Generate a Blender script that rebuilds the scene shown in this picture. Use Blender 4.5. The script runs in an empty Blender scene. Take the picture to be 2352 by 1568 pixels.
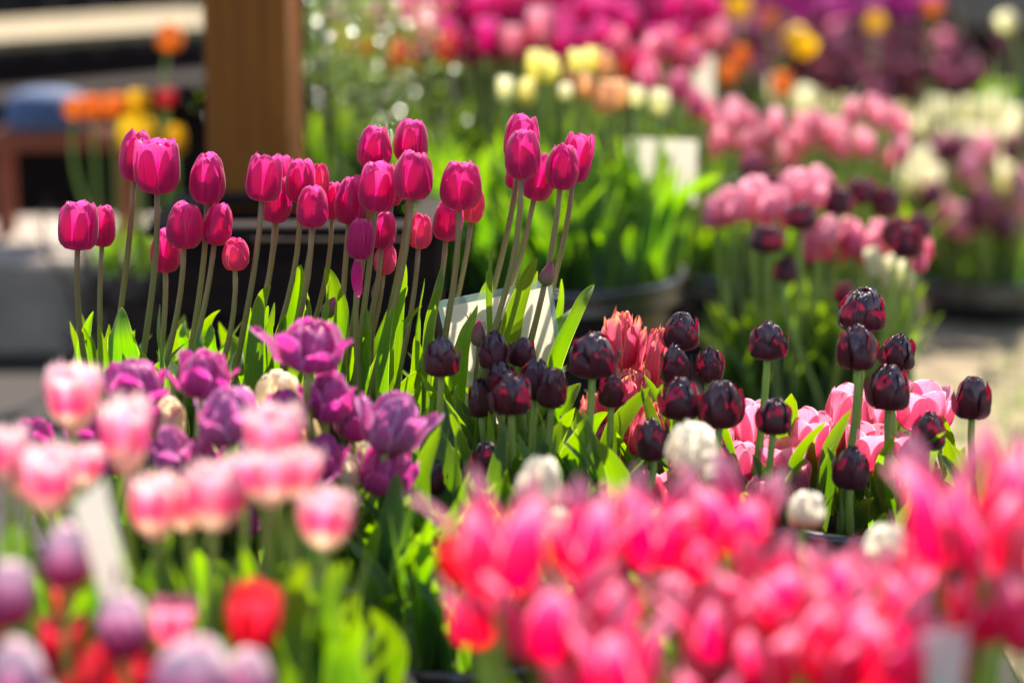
import bpy, math, random
import numpy as np
from mathutils import Vector, Quaternion, Matrix
R = math.radians
rnd = random.Random(11)
SC = bpy.context.scene
COL = SC.collection

# ------------------------------------------------------------------ camera, light, exposure
CAMZ, PITCH, LENS = 1.25, 11.0, 85.0
cd = bpy.data.cameras.new("camera"); cam = bpy.data.objects.new("camera", cd); COL.objects.link(cam)
cam.location = (0, 0, CAMZ); cam.rotation_euler = (R(90 - PITCH), 0, 0)
cd.lens = LENS; cd.sensor_width = 36; cd.clip_end = 400; cd.clip_start = 0.05
cd.dof.use_dof = True; cd.dof.focus_distance = 3.28; cd.dof.aperture_fstop = 1.55; cd.dof.aperture_blades = 0
SC.camera = cam
SUN_EL, SUN_AZ = 50.0, 12.0          # the sun stands behind the flowers, a little to the right
w = bpy.data.worlds.new("World"); SC.world = w; w.use_nodes = True
nt = w.node_tree; nt.nodes.clear()
sky = nt.nodes.new("ShaderNodeTexSky"); sky.sky_type = 'NISHITA'; sky.sun_disc = False
sky.sun_elevation = R(SUN_EL); sky.sun_rotation = R(SUN_AZ)
bg = nt.nodes.new("ShaderNodeBackground"); bg.inputs[1].default_value = 0.115
wo = nt.nodes.new("ShaderNodeOutputWorld")
nt.links.new(sky.outputs[0], bg.inputs[0]); nt.links.new(bg.outputs[0], wo.inputs[0])
sl = bpy.data.lights.new("sun", 'SUN'); sl.energy = 5.0; sl.angle = R(0.5); sl.color = (1, 0.95, 0.86)
so = bpy.data.objects.new("sun", sl); COL.objects.link(so)
sd = Vector((math.sin(R(SUN_AZ)) * math.cos(R(SUN_EL)), math.cos(R(SUN_AZ)) * math.cos(R(SUN_EL)), math.sin(R(SUN_EL))))
so.rotation_euler = sd.to_track_quat('Z', 'Y').to_euler(); so.location = (0, 0, 8)
vs = SC.view_settings; vs.view_transform = 'Standard'; vs.look = 'None'; vs.exposure = 1.4; vs.gamma = 1
vs.use_white_balance = True; vs.white_balance_temperature = 6900; vs.white_balance_tint = 10
SC.cycles.use_denoising = True
SC.cycles.max_bounces = 10; SC.cycles.diffuse_bounces = 4; SC.cycles.transmission_bounces = 8; SC.cycles.glossy_bounces = 3
SC.cycles.sample_clamp_indirect = 8

# pixel (of the 2352 x 1568 view) and distance -> point in the place
cF = Vector((0, math.cos(R(PITCH)), -math.sin(R(PITCH)))); cU = Vector((0, math.sin(R(PITCH)), math.cos(R(PITCH))))
K = 36.0 / LENS / 2352.0
def ray(px, py): return cF + Vector((1, 0, 0)) * (px - 1176) * K + cU * (784 - py) * K
def at(px, py, Y):
    d = ray(px, py); return Vector((0, 0, CAMZ)) + d * (Y / d.y)
def mpp(py, Y): return Y / ray(1176, py).y * K
def lin(c):
    return tuple(((v / 255) / 12.92 if v / 255 <= .04045 else ((v / 255 + .055) / 1.055) ** 2.4) for v in c) + (1,)

# ------------------------------------------------------------------ helpers
def tag(o, label=None, cat=None, group=None, kind=None):
    if label: o["label"] = label
    if cat: o["category"] = cat
    if group: o["group"] = group
    if kind: o["kind"] = kind
    return o
def link(name, me, parent=None, loc=None, rot=None, scale=None):
    o = bpy.data.objects.new(name, me); COL.objects.link(o)
    if parent is not None: o.parent = parent
    if loc is not None: o.location = loc
    if rot is not None: o.rotation_mode = 'QUATERNION'; o.rotation_quaternion = rot
    if scale is not None: o.scale = scale
    return o
def empty(name, loc, rz=0):
    o = bpy.data.objects.new(name, None); COL.objects.link(o); o.location = loc; o.rotation_euler = (0, 0, rz); o.empty_display_size = .02
    return o
def mesh(name, verts, faces, mat=None, uvs=None, smooth=True):
    me = bpy.data.meshes.new(name)
    me.from_pydata([tuple(v) for v in verts], [], faces)
    if uvs is not None:
        ul = me.uv_layers.new(name="UVMap")
        idx = np.zeros(len(me.loops), dtype=np.int32); me.loops.foreach_get("vertex_index", idx)
        ul.data.foreach_set("uv", np.asarray(uvs, dtype=np.float32)[idx].ravel())
    if mat is not None: me.materials.append(mat)
    if smooth: me.polygons.foreach_set("use_smooth", [True] * len(me.polygons))
    me.update()
    return me
class MB:
    def __init__(s): s.v = []; s.f = []
    def add(s, vs_, fs):
        n = len(s.v); s.v += [tuple(v) for v in vs_]; s.f += [tuple(i + n for i in f) for f in fs]
    def box(s, c, d, rot=None, bev=0.0):
        x, y, z = [q / 2 for q in d]; b = min(bev, x * .9, y * .9, z * .9)
        if b <= 0:
            P = [(i * x, j * y, k * z) for i in (-1, 1) for j in (-1, 1) for k in (-1, 1)]
            F = [(0, 1, 3, 2), (4, 6, 7, 5), (0, 4, 5, 1), (2, 3, 7, 6), (0, 2, 6, 4), (1, 5, 7, 3)]
        else:   # a box with chamfered edges
            P = []; ids = {}
            for i in (-1, 1):
                for j in (-1, 1):
                    for k in (-1, 1):
                        for a in range(3):
                            q = [i * (x - b), j * (y - b), k * (z - b)]
                            q[a] = (i * x, j * y, k * z)[a]
                            ids[(i, j, k, a)] = len(P); P.append(tuple(q))
            F = []
            for a in range(3):
                o1, o2 = [q for q in range(3) if q != a]
                for sg in (-1, 1):
                    L = []
                    for u, v in ((-1, -1), (1, -1), (1, 1), (-1, 1)):
                        t = [0, 0, 0]; t[a] = sg; t[o1] = u; t[o2] = v; L.append(ids[(*t, a)])
                    F.append(tuple(L))
            for a in range(3):
                o1, o2 = [q for q in range(3) if q != a]
                for u in (-1, 1):
                    for v in (-1, 1):
                        t1 = [0, 0, 0]; t1[a] = -1; t1[o1] = u; t1[o2] = v; t2 = list(t1); t2[a] = 1
                        F.append((ids[(*t1, o1)], ids[(*t2, o1)], ids[(*t2, o2)], ids[(*t1, o2)]))
            for i in (-1, 1):
                for j in (-1, 1):
                    for k in (-1, 1): F.append(tuple(ids[(i, j, k, a)] for a in range(3)))
        P = [Vector(p) for p in P]
        if rot is not None: P = [rot @ p for p in P]
        s.add([p + Vector(c) for p in P], F)
    def bar(s, a, b, w_, t_):
        a, b = Vector(a), Vector(b); d = b - a
        q = d.to_track_quat('Z', 'Y')
        s.box((a + b) / 2, (w_, t_, d.length), q.to_matrix(), .004)
    def tube(s, pts, rad, n=8):
        V, F, _ = tube_mesh(pts, rad, n); s.add(V, F)
    def lathe(s, prof, n=40, c=(0, 0, 0)):
        V = []; F = []
        for r, z in prof:
            for i in range(n):
                a = 2 * math.pi * i / n; V.append((c[0] + r * math.cos(a), c[1] + r * math.sin(a), c[2] + z))
        for j in range(len(prof) - 1):
            for i in range(n):
                k = (i + 1) % n; F.append((j * n + i, j * n + k, (j + 1) * n + k, (j + 1) * n + i))
        s.add(V, F)
    def build(s, name, mat, parent=None, loc=None, smooth=False):
        return link(name, mesh(name, s.v, s.f, mat, smooth=smooth), parent, loc)
def tube_mesh(pts, rad, n=8):
    V = []; F = []; U = []
    m = len(pts); pts = [Vector(p) for p in pts]
    for j, p in enumerate(pts):
        t = (pts[min(j + 1, m - 1)] - pts[max(j - 1, 0)]).normalized()
        x = t.cross(Vector((0, 1, 0))).normalized(); y = t.cross(x)
        r = rad[j] if isinstance(rad, (list, tuple)) else rad
        for i in range(n):
            a = 2 * math.pi * i / n; V.append(p + (x * math.cos(a) + y * math.sin(a)) * r); U.append((i / n, j / (m - 1)))
    for j in range(m - 1):
        for i in range(n):
            k = (i + 1) % n; F.append((j * n + i, j * n + k, (j + 1) * n + k, (j + 1) * n + i))
    F.append(tuple(range(n - 1, -1, -1))); F.append(tuple((m - 1) * n + i for i in range(n)))
    return V, F, U

# ------------------------------------------------------------------ materials
def nodes(name):
    m = bpy.data.materials.new(name); m.use_nodes = True; t = m.node_tree; t.nodes.clear()
    return m, t, t.nodes.new, t.links.new
def mixc(t, a, b, fac):
    n = t.nodes.new("ShaderNodeMix"); n.data_type = 'RGBA'
    for i, v in ((0, fac), (6, a), (7, b)):
        if isinstance(v, (tuple, float, int)): n.inputs[i].default_value = v
        else: t.links.new(v, n.inputs[i])
    return n.outputs[2]
def ramp(t, fac, stops):
    n = t.nodes.new("ShaderNodeValToRGB"); t.links.new(fac, n.inputs[0]); e = n.color_ramp.elements
    while len(e) < len(stops): e.new(.5)
    for q, (p, c) in zip(e, stops): q.position = p; q.color = c if len(c) == 4 else (*c, 1)
    return n.outputs[0]
def blade_mat(name, stops, tstops, tw=.5, rough=.42, spec=.5, streak=.3, freq=16, edge=None, vary=.06, sheen=.0, coat=0.0, bumpd=.25):
    """a thin living blade (petal or leaf): reflects one colour and lets light of another through"""
    m, t, N, L = nodes(name)
    uv = N("ShaderNodeUVMap"); sx = N("ShaderNodeSeparateXYZ"); L(uv.outputs[0], sx.inputs[0])
    oi = N("ShaderNodeObjectInfo")
    mu = N("ShaderNodeCombineXYZ")
    def mul(s, k):
        q = N("ShaderNodeMath"); q.operation = 'MULTIPLY'; L(s, q.inputs[0]); q.inputs[1].default_value = k; return q.outputs[0]
    L(mul(sx.outputs[0], freq), mu.inputs[0]); L(mul(sx.outputs[1], 1.6), mu.inputs[1]); L(mul(oi.outputs["Random"], 40), mu.inputs[2])
    nz = N("ShaderNodeTexNoise"); nz.inputs["Scale"].default_value = 1.0; nz.inputs["Detail"].default_value = 3; L(mu.outputs[0], nz.inputs["Vector"])
    # the gradient along the blade is stirred a little by the streaks
    ad = N("ShaderNodeMath"); ad.operation = 'MULTIPLY_ADD'; L(nz.outputs[0], ad.inputs[0]); ad.inputs[1].default_value = .22; 
    sb = N("ShaderNodeMath"); sb.operation = 'SUBTRACT'; L(sx.outputs[1], sb.inputs[0]); sb.inputs[1].default_value = .11; L(sb.outputs[0], ad.inputs[2])
    c = ramp(t, ad.outputs[0], stops); ct = ramp(t, ad.outputs[0], tstops)
    sf = ramp(t, nz.outputs[0], [(.3, (1 - streak,) * 3), (.7, (1 + 0.0,) * 3)])
    def mulc(a, b):
        n = N("ShaderNodeMix"); n.data_type = 'RGBA'; n.blend_type = 'MULTIPLY'; n.inputs[0].default_value = 1; L(a, n.inputs[6]); L(b, n.inputs[7]); return n.outputs[2]
    c = mulc(c, sf); ct = mulc(ct, sf)
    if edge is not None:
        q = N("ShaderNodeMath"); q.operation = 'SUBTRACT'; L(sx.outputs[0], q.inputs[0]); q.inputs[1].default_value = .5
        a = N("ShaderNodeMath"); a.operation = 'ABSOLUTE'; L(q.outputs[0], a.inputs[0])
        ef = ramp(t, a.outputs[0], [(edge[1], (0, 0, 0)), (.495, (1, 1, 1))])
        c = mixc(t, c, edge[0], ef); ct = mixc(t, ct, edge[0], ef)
    hs = []
    for s in (c, ct):
        h = N("ShaderNodeHueSaturation"); L(s, h.inputs["Color"])
        mr = N("ShaderNodeMapRange"); L(oi.outputs["Random"], mr.inputs[0]); mr.inputs[3].default_value = 1 - vary * 2; mr.inputs[4].default_value = 1 + vary
        L(mr.outputs[0], h.inputs["Value"])
        mh = N("ShaderNodeMapRange"); L(oi.outputs["Random"], mh.inputs[0]); mh.inputs[3].default_value = .5 - vary * .12; mh.inputs[4].default_value = .5 + vary * .12
        L(mh.outputs[0], h.inputs["Hue"]); hs.append(h.outputs[0])
    p = N("ShaderNodeBsdfPrincipled"); L(hs[0], p.inputs["Base Color"]); p.inputs["Roughness"].default_value = rough
    p.inputs["Specular IOR Level"].default_value = spec; p.inputs["Sheen Weight"].default_value = sheen; p.inputs["Coat Weight"].default_value = coat
    bu = N("ShaderNodeBump"); bu.inputs["Strength"].default_value = bumpd; bu.inputs["Distance"].default_value = .0012; L(nz.outputs[0], bu.inputs["Height"])
    L(bu.outputs[0], p.inputs["Normal"])
    tr = N("ShaderNodeBsdfTranslucent"); L(hs[1], tr.inputs[0]); L(bu.outputs[0], tr.inputs["Normal"])
    mx = N("ShaderNodeMixShader"); mx.inputs[0].default_value = tw; L(p.outputs[0], mx.inputs[1]); L(tr.outputs[0], mx.inputs[2])
    o = N("ShaderNodeOutputMaterial"); L(mx.outputs[0], o.inputs[0])
    return m
def solid(name, c1, c2=None, scale=8, rough=.7, spec=.4, bump=.3, bdist=.01, stretch=(1, 1, 1), detail=5, lo=.35, hi=.65):
    m, t, N, L = nodes(name)
    tc = N("ShaderNodeTexCoord"); mp = N("ShaderNodeMapping"); mp.inputs["Scale"].default_value = stretch; L(tc.outputs["Object"], mp.inputs[0])
    nz = N("ShaderNodeTexNoise"); nz.inputs["Scale"].default_value = scale; nz.inputs["Detail"].default_value = detail; L(mp.outputs[0], nz.inputs["Vector"])
    c2 = c2 or tuple(v * .7 for v in c1)
    c = ramp(t, nz.outputs[0], [(lo, c2), (hi, c1)])
    p = N("ShaderNodeBsdfPrincipled"); L(c, p.inputs["Base Color"]); p.inputs["Roughness"].default_value = rough; p.inputs["Specular IOR Level"].default_value = spec
    bu = N("ShaderNodeBump"); bu.inputs["Strength"].default_value = bump; bu.inputs["Distance"].default_value = bdist; L(nz.outputs[0], bu.inputs["Height"]); L(bu.outputs[0], p.inputs["Normal"])
    o = N("ShaderNodeOutputMaterial"); L(p.outputs[0], o.inputs[0])
    return m
def C(r, g, b): return lin((r, g, b))
M = {}
M['magenta'] = blade_mat("magenta petal", [(0, C(206, 120, 130)), (.10, C(196, 50, 125)), (.5, C(204, 6, 116)), (.85, C(222, 16, 128)), (1, C(244, 130, 185))],
                         [(0, C(235, 130, 140)), (.12, C(222, 4, 124)), (.6, C(242, 10, 142)), (1, C(252, 100, 180))], tw=.55, rough=.42, spec=.4, streak=.26, freq=26, edge=(C(245, 100, 170), .482), sheen=.25)  # paler tips paint in the sunlit tops of the petals
M['rose'] = blade_mat("rose petal", [(0, C(220, 180, 120)), (.25, C(226, 96, 130)), (1, C(238, 60, 135))], [(0, C(250, 200, 140)), (.3, C(255, 90, 130)), (1, C(255, 60, 145))], tw=.55, spec=.35, streak=.3, edge=(C(255, 170, 190), .45))
M['budmat'] = blade_mat("bud petal", [(0, C(110, 140, 70)), (.35, C(140, 110, 90)), (1, C(190, 70, 120))], [(0, C(150, 190, 60)), (.4, C(190, 130, 90)), (1, C(230, 80, 130))], tw=.3, streak=.3)
M['black'] = blade_mat("maroon petal", [(0, C(104, 54, 46)), (.25, C(102, 26, 46)), (1, C(92, 16, 48))], [(0, C(150, 50, 40)), (.3, C(150, 16, 52)), (1, C(176, 0, 66))], tw=.42, rough=.42, spec=.6, streak=.6, freq=26, sheen=.15, coat=.08, bumpd=.6)
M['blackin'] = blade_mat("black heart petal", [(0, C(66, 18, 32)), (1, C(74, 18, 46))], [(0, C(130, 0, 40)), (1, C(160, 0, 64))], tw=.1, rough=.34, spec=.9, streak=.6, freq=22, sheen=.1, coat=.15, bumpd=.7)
M['purple'] = blade_mat("purple petal", [(0, C(176, 80, 146)), (.2, C(198, 44, 140)), (1, C(226, 96, 180))], [(0, C(220, 70, 150)), (1, C(252, 66, 188))], tw=.45, rough=.4, spec=.5, streak=.35, edge=(C(225, 150, 215), .44), sheen=.2)
M['lilacp'] = blade_mat("lilac petal", [(0, C(192, 80, 146)), (1, C(228, 134, 200))], [(0, C(220, 60, 150)), (1, C(252, 124, 208))], tw=.45, rough=.4, spec=.5, streak=.35, edge=(C(235, 190, 230), .42))
M['cream'] = blade_mat("cream petal", [(0, C(235, 225, 150)), (.3, C(252, 242, 215)), (1, C(255, 250, 238))], [(0, C(250, 235, 150)), (1, C(255, 244, 215))], tw=.62, streak=.12, edge=(C(255, 215, 190), .45))
M['white'] = blade_mat("white petal", [(0, C(190, 200, 130)), (.25, C(245, 240, 215)), (1, C(252, 248, 238))], [(0, C(215, 220, 120)), (1, C(252, 246, 215))], tw=.62, streak=.12)
M['whitepink'] = blade_mat("white petal with blush", [(0, C(170, 180, 100)), (.2, C(225, 170, 150)), (.4, C(252, 246, 235)), (1, C(255, 252, 245))], [(0, C(225, 215, 110)), (.25, C(240, 120, 110)), (.45, C(255, 244, 220)), (1, C(255, 250, 235))], tw=.62, streak=.25)
M['fringe'] = blade_mat("fringed pink petal", [(0, C(246, 240, 205)), (.38, C(250, 230, 208)), (.5, C(236, 100, 158)), (.68, C(244, 140, 178)), (.86, C(252, 200, 210)), (1, C(255, 228, 228))],
                        [(0, C(250, 240, 200)), (.38, C(252, 228, 205)), (.52, C(255, 70, 155)), (.7, C(255, 130, 185)), (.86, C(255, 190, 210)), (1, C(255, 226, 228))], tw=.5, spec=.4, streak=.12, edge=(C(255, 230, 215), .26))
M['pink'] = blade_mat("pink petal", [(0, C(250, 210, 185)), (.2, C(240, 110, 150)), (.7, C(246, 140, 175)), (1, C(252, 190, 208))], [(0, C(255, 215, 170)), (.2, C(255, 115, 165)), (1, C(255, 160, 195))], tw=.62, spec=.5, streak=.22, edge=(C(255, 205, 215), .40))
M['hot'] = blade_mat("hot pink petal", [(0, C(225, 60, 60)), (.2, C(232, 0, 72)), (.56, C(234, 0, 78)), (.72, C(246, 60, 115)), (.88, C(255, 165, 190)), (1, C(255, 214, 224))], [(0, C(240, 30, 50)), (.25, C(248, 0, 72)), (.58, C(252, 0, 88)), (.76, C(255, 50, 125)), (1, C(255, 165, 196))], tw=.5, rough=.34, spec=.8, streak=.2, edge=(C(255, 170, 200), .42), sheen=.05)  # pale upper stops paint highlights onto the petal ends
M['coral'] = blade_mat("coral petal", [(0, C(200, 190, 60)), (.2, C(232, 50, 96)), (.75, C(246, 110, 138)), (1, C(252, 170, 130))], [(0, C(225, 220, 70)), (.2, C(255, 50, 110)), (.8, C(255, 110, 145)), (1, C(255, 175, 125))], tw=.5, rough=.35, spec=.6, streak=.3, edge=(C(255, 170, 140), .42))
M['red'] = blade_mat("red petal", [(0, C(130, 100, 60)), (.2, C(215, 20, 50)), (.7, C(225, 30, 60)), (1, C(240, 130, 130))], [(0, C(200, 150, 40)), (.2, C(245, 0, 40)), (1, C(255, 60, 70))], tw=.5, rough=.38, spec=.6, streak=.3)
M['violetwhite'] = blade_mat("violet petal with white tip", [(0, C(146, 24, 62)), (.4, C(190, 40, 98)), (.56, C(220, 140, 185)), (.72, C(248, 225, 232)), (1, C(254, 242, 240))],
                             [(0, C(140, 20, 80)), (.45, C(210, 40, 130)), (.62, C(240, 140, 190)), (1, C(252, 236, 240))], tw=.42, rough=.38, spec=.5, streak=.15)
M['yellow'] = blade_mat("yellow petal", [(0, C(200, 180, 40)), (1, C(250, 205, 30))], [(0, C(230, 200, 20)), (1, C(255, 200, 10))], tw=.5, streak=.15)
M['orange'] = blade_mat("orange petal", [(0, C(235, 180, 60)), (1, C(248, 140, 70))], [(0, C(250, 180, 40)), (1, C(255, 140, 60))], tw=.5, streak=.2)
M['peach'] = blade_mat("peach petal", [(0, C(248, 215, 150)), (1, C(252, 205, 170))], [(0, C(252, 220, 140)), (1, C(255, 205, 160))], tw=.62, streak=.2)
M['lemon'] = blade_mat("lemon petal", [(0, C(215, 215, 100)), (.4, C(250, 242, 150)), (1, C(254, 246, 215))], [(0, C(230, 228, 90)), (1, C(255, 244, 170))], tw=.62, streak=.15)
M['lightpink'] = blade_mat("light pink petal", [(0, C(250, 225, 205)), (.4, C(246, 168, 182)), (1, C(252, 208, 216))], [(0, C(255, 225, 200)), (.4, C(252, 150, 175)), (1, C(255, 195, 208))], tw=.62, streak=.2)
M['palepink'] = blade_mat("pale pink petal", [(0, C(250, 215, 195)), (.3, C(248, 160, 185)), (1, C(254, 215, 224))], [(0, C(255, 220, 190)), (.3, C(255, 150, 185)), (1, C(255, 200, 215))], tw=.62, spec=.6, streak=.15)
M['mauve'] = blade_mat("mauve petal", [(0, C(80, 16, 40)), (.4, C(96, 18, 46)), (.8, C(150, 60, 90)), (1, C(240, 180, 200))], [(0, C(150, 0, 50)), (.6, C(170, 20, 70)), (1, C(240, 130, 170))], tw=.4, rough=.33, spec=.8, streak=.2)  # the pale last stop is a highlight painted on the tips
M['violet'] = blade_mat("violet petal", [(0, C(120, 30, 90)), (1, C(185, 50, 140))], [(0, C(140, 10, 100)), (1, C(215, 30, 160))], tw=.45, streak=.2)
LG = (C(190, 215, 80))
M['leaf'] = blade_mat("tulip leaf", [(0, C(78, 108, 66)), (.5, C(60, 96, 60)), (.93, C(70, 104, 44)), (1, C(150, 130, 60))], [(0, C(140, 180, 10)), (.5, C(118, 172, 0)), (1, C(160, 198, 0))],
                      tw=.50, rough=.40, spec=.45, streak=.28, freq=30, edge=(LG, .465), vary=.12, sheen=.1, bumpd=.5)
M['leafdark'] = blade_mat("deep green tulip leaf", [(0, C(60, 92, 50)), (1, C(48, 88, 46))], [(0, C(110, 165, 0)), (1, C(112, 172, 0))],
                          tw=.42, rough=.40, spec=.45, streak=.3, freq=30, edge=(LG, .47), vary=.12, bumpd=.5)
M['stemb'] = blade_mat("bronze green stem", [(0, C(132, 156, 66)), (.5, C(136, 144, 70)), (1, C(148, 128, 90))], [(0, C(150, 170, 40)), (1, C(170, 120, 80))], tw=.2, streak=.2, freq=10, rough=.5)
M['stem'] = blade_mat("green stem", [(0, C(140, 162, 84)), (1, C(160, 184, 92))], [(0, C(160, 190, 60)), (1, C(175, 205, 60))], tw=.25, streak=.15, freq=10, rough=.5)
M['tub'] = solid("dark plastic", C(44, 39, 40), C(32, 28, 29), 14, .25, .6, .1, .002)
M['tubrim'] = solid("wet dark plastic", C(44, 39, 40), C(32, 28, 29), 14, .27, 1.0, .15, .002)
M['soil'] = solid("potting soil", C(62, 46, 34), C(30, 22, 17), 60, .95, .2, .8, .01)
M['card'] = None

# ------------------------------------------------------------------ petals and blooms (unit size: radius about 1, height 1)
def interp(prof, t):
    n = len(prof) - 1; x = t * n; i = min(int(x), n - 1); f = x - i
    p = [prof[max(i - 1, 0)], prof[i], prof[i + 1], prof[min(i + 2, n)]]
    out = []
    for a in range(2):
        p0, p1, p2, p3 = (q[a] for q in p)
        out.append(.5 * (2 * p1 + (p2 - p0) * f + (2 * p0 - 5 * p1 + 4 * p2 - p3) * f * f + (3 * p1 - p0 - 3 * p2 + p3) * f ** 3))
    return out
def petal(prof, th, W, r, rad=1.0, zs=1.0, p=4.0, q=.5, flare=.06, ruff=.02, fringe=0.0, lean=0.0, cup=0.0, ns=9, ntt=14, basew=.35, notch=.0):
    V = []; U = []; F = []
    ph = [r.uniform(0, 6.28) for _ in range(6)]
    for j in range(ntt + 1):
        t = (j / ntt); t = 1 - (1 - t) ** 1.25
        R0, Z0 = interp(prof, t)
        hw = W * (basew + (1 - basew) * min(1, t / .35) ** .8) * max(0.0, 1 - t ** p) ** q
        if fringe: hw = max(hw, W * .55)
        hw = max(hw, W * .03)
        for i in range(ns + 1):
            s = 2 * i / ns - 1
            a = th + s * hw + .05 * math.sin(3 * t + ph[0])
            rr = max(R0, .02) * rad * (1 + flare * s * s * (t ** .5) - cup * (1 - s * s) * 0)
            rr += ruff * math.sin(5 * t * 2 + ph[1] + 2 * s) * t * (0.4 + abs(s)) + .012 * math.sin(9 * s + ph[2]) * t
            # a soft crease along the middle
            rr -= .03 * math.exp(-(s / .16) ** 2) * rad * (1 if t > .1 else 0)
            rr += lean * t * t
            z = Z0 * zs + ruff * .8 * math.sin(4 * s + ph[3]) * t ** 4
            if fringe and j >= ntt - 1: z += fringe * (r.random() if (i % 2) else -.3 * r.random()) * (1.0 if j == ntt else .2); rr += fringe * .4 * r.uniform(-1, 1)
            z -= notch * math.exp(-(s / .3) ** 2) * t ** 8
            V.append((rr * math.cos(a), rr * math.sin(a), z)); U.append(((s + 1) / 2, t))
    for j in range(ntt):
        for i in range(ns):
            k = j * (ns + 1) + i; F.append((k, k + 1, k + ns + 2, k + ns + 1))
    return V, F, U
def join(parts):
    V = []; F = []; U = []
    for v, f, u in parts:
        n = len(V); V += v; U += u; F += [tuple(i + n for i in q) for q in f]
    return V, F, U
CUP = [(.14, 0), (.66, .03), (.95, .19), (1.0, .42), (.96, .66), (.82, .88), (.66, 1.0)]
CUPO = [(.14, 0), (.64, .03), (.94, .20), (1.0, .42), (.97, .66), (.86, .88), (.78, 1.0)]
CUPC = [(.14, 0), (.64, .035), (.95, .22), (1.0, .45), (.90, .70), (.68, .90), (.44, 1.0)]
BUD = [(.2, 0), (.75, .08), (1.0, .28), (.9, .5), (.6, .74), (.28, .92), (.04, 1.0)]
DOME = [(.14, 0), (.70, .04), (1.0, .24), (1.0, .48), (.90, .70), (.66, .88), (.40, .96)]
OPEN = [(.12, 0), (.55, .05), (.82, .22), (.92, .45), (.96, .68), (1.0, .88), (1.02, 1.0)]
LILY = [(.1, 0), (.52, .04), (.80, .19), (.86, .38), (.86, .56), (.98, .77), (1.28, .97)]
EGG = [(.14, 0), (.66, .05), (.95, .22), (1.0, .45), (.86, .70), (.58, .90), (.34, 1.0)]
def bloom_cup(r, prof=None, W=1.0, p=4.2, q=.55, fr=0, ns=9, ntt=14, ruff=.032):
    out = []
    k0 = r.uniform(0, 6.28)
    pr = prof or r.choice([CUP, CUP, CUPC, CUPC, CUPO])
    odd = r.randrange(6) if r.random() < .6 else -1
    for i in range(3):
        out.append(('petal', petal(pr, k0 + i * 2.094 + 1.047 + r.uniform(-.1, .1), W * 1.08, r, .93, r.uniform(.96, 1.03), p, q, .02, ruff, fr, 0, ns=ns, ntt=ntt)))
    for i in range(3):
        out.append(('petal', petal(pr, k0 + i * 2.094 + r.uniform(-.12, .12), W * 1.06, r, 1.0, r.uniform(.93, 1.02), p * .95, q * 1.1, .035, ruff, fr, r.uniform(-.04, .08) + (.16 if i == odd else 0), ns=ns, ntt=ntt)))
    return out
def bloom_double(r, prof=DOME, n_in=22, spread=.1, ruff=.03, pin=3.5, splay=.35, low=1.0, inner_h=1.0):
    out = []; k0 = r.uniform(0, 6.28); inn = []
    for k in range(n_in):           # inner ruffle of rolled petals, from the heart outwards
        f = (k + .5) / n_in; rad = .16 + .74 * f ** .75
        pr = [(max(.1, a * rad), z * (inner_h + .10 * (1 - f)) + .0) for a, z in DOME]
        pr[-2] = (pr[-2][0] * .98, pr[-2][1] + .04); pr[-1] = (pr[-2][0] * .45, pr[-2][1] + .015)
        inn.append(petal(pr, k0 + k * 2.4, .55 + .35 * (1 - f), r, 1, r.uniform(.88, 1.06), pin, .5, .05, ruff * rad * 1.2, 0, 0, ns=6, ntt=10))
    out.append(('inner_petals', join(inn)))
    for i in range(3):
        out.append(('petal', petal(prof, k0 + i * 2.094 + 1.0 + r.uniform(-.2, .2), r.uniform(.62, .8), r, .97, r.uniform(.84, 1.0) * low ** .5, 2.7, .62, .03, ruff, 0, r.uniform(0, spread))))
    for i in range(3):
        sp = splay if r.random() < .45 else 0
        out.append(('petal', petal(prof, k0 + i * 2.094 + r.uniform(-.2, .2), r.uniform(.50, .72), r, 1.02, low * r.uniform(.72, .98), 2.2, .8, .02, ruff, 0, r.uniform(0, spread) + sp)))
    return out
def bloom_lily(r):
    out = []; k0 = r.uniform(0, 6.28)
    for i in range(6):
        j = i % 2
        fl = r.uniform(-.12, .42); pr = [(a * (1.0 if j else .9) + fl * max(0, z - .55) / .45, z) for a, z in LILY]
        out.append(('petal', petal(pr, k0 + i * 1.047 + r.uniform(-.12, .12), (.84, .88)[j], r, 1, r.uniform(.84, 1.06), 1.8, .9, .04, .05, 0, r.uniform(-.05, .1), basew=.5)))
    return out
def make_pool(kind, mat, n, fn, one=False, inner=None):
    pool = []
    for k in range(n):
        r = random.Random(hash_(kind) + k * 17)
        parts = fn(r)
        mx = np.percentile(np.hypot(*np.array([v[:2] for _, (V, F, U) in parts for v in V]).T), 97)
        zt = max(v[2] for _, (V, F, U) in parts for v in V)
        def nrm(d): return ([(x / mx, y / mx, z / zt) for x, y, z in d[0]], d[1], d[2])
        if one: parts = [('bloom', join([d for _, d in parts]))]
        pool.append([(nm, mesh(kind + "_" + nm, *nrm(d)[:2], inner if (inner and nm == 'inner_petals') else mat, d[2])) for nm, d in parts])
    return pool
def hash_(s): return sum(ord(c) * (i + 3) * 7 for i, c in enumerate(s))
P = {}
P['magenta'] = make_pool('cup', M['magenta'], 10, bloom_cup)
P['magentaC'] = make_pool('cupc', M['magenta'], 4, lambda r: bloom_cup(r, CUPC))
P['rose'] = make_pool('rose', M['rose'], 3, lambda r: bloom_cup(r, CUPC))
P['bud'] = make_pool('bud', M['budmat'], 2, lambda r: bloom_cup(r, BUD, W=1.1, p=6))
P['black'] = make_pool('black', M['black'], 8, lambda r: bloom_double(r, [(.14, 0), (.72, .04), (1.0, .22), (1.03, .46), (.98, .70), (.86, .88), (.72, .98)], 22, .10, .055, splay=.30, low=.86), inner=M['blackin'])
P['purple'] = make_pool('purple', M['purple'], 6, lambda r: bloom_double(r, OPEN, 26, .2, .075, splay=.55, low=.74, inner_h=1.0))
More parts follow.
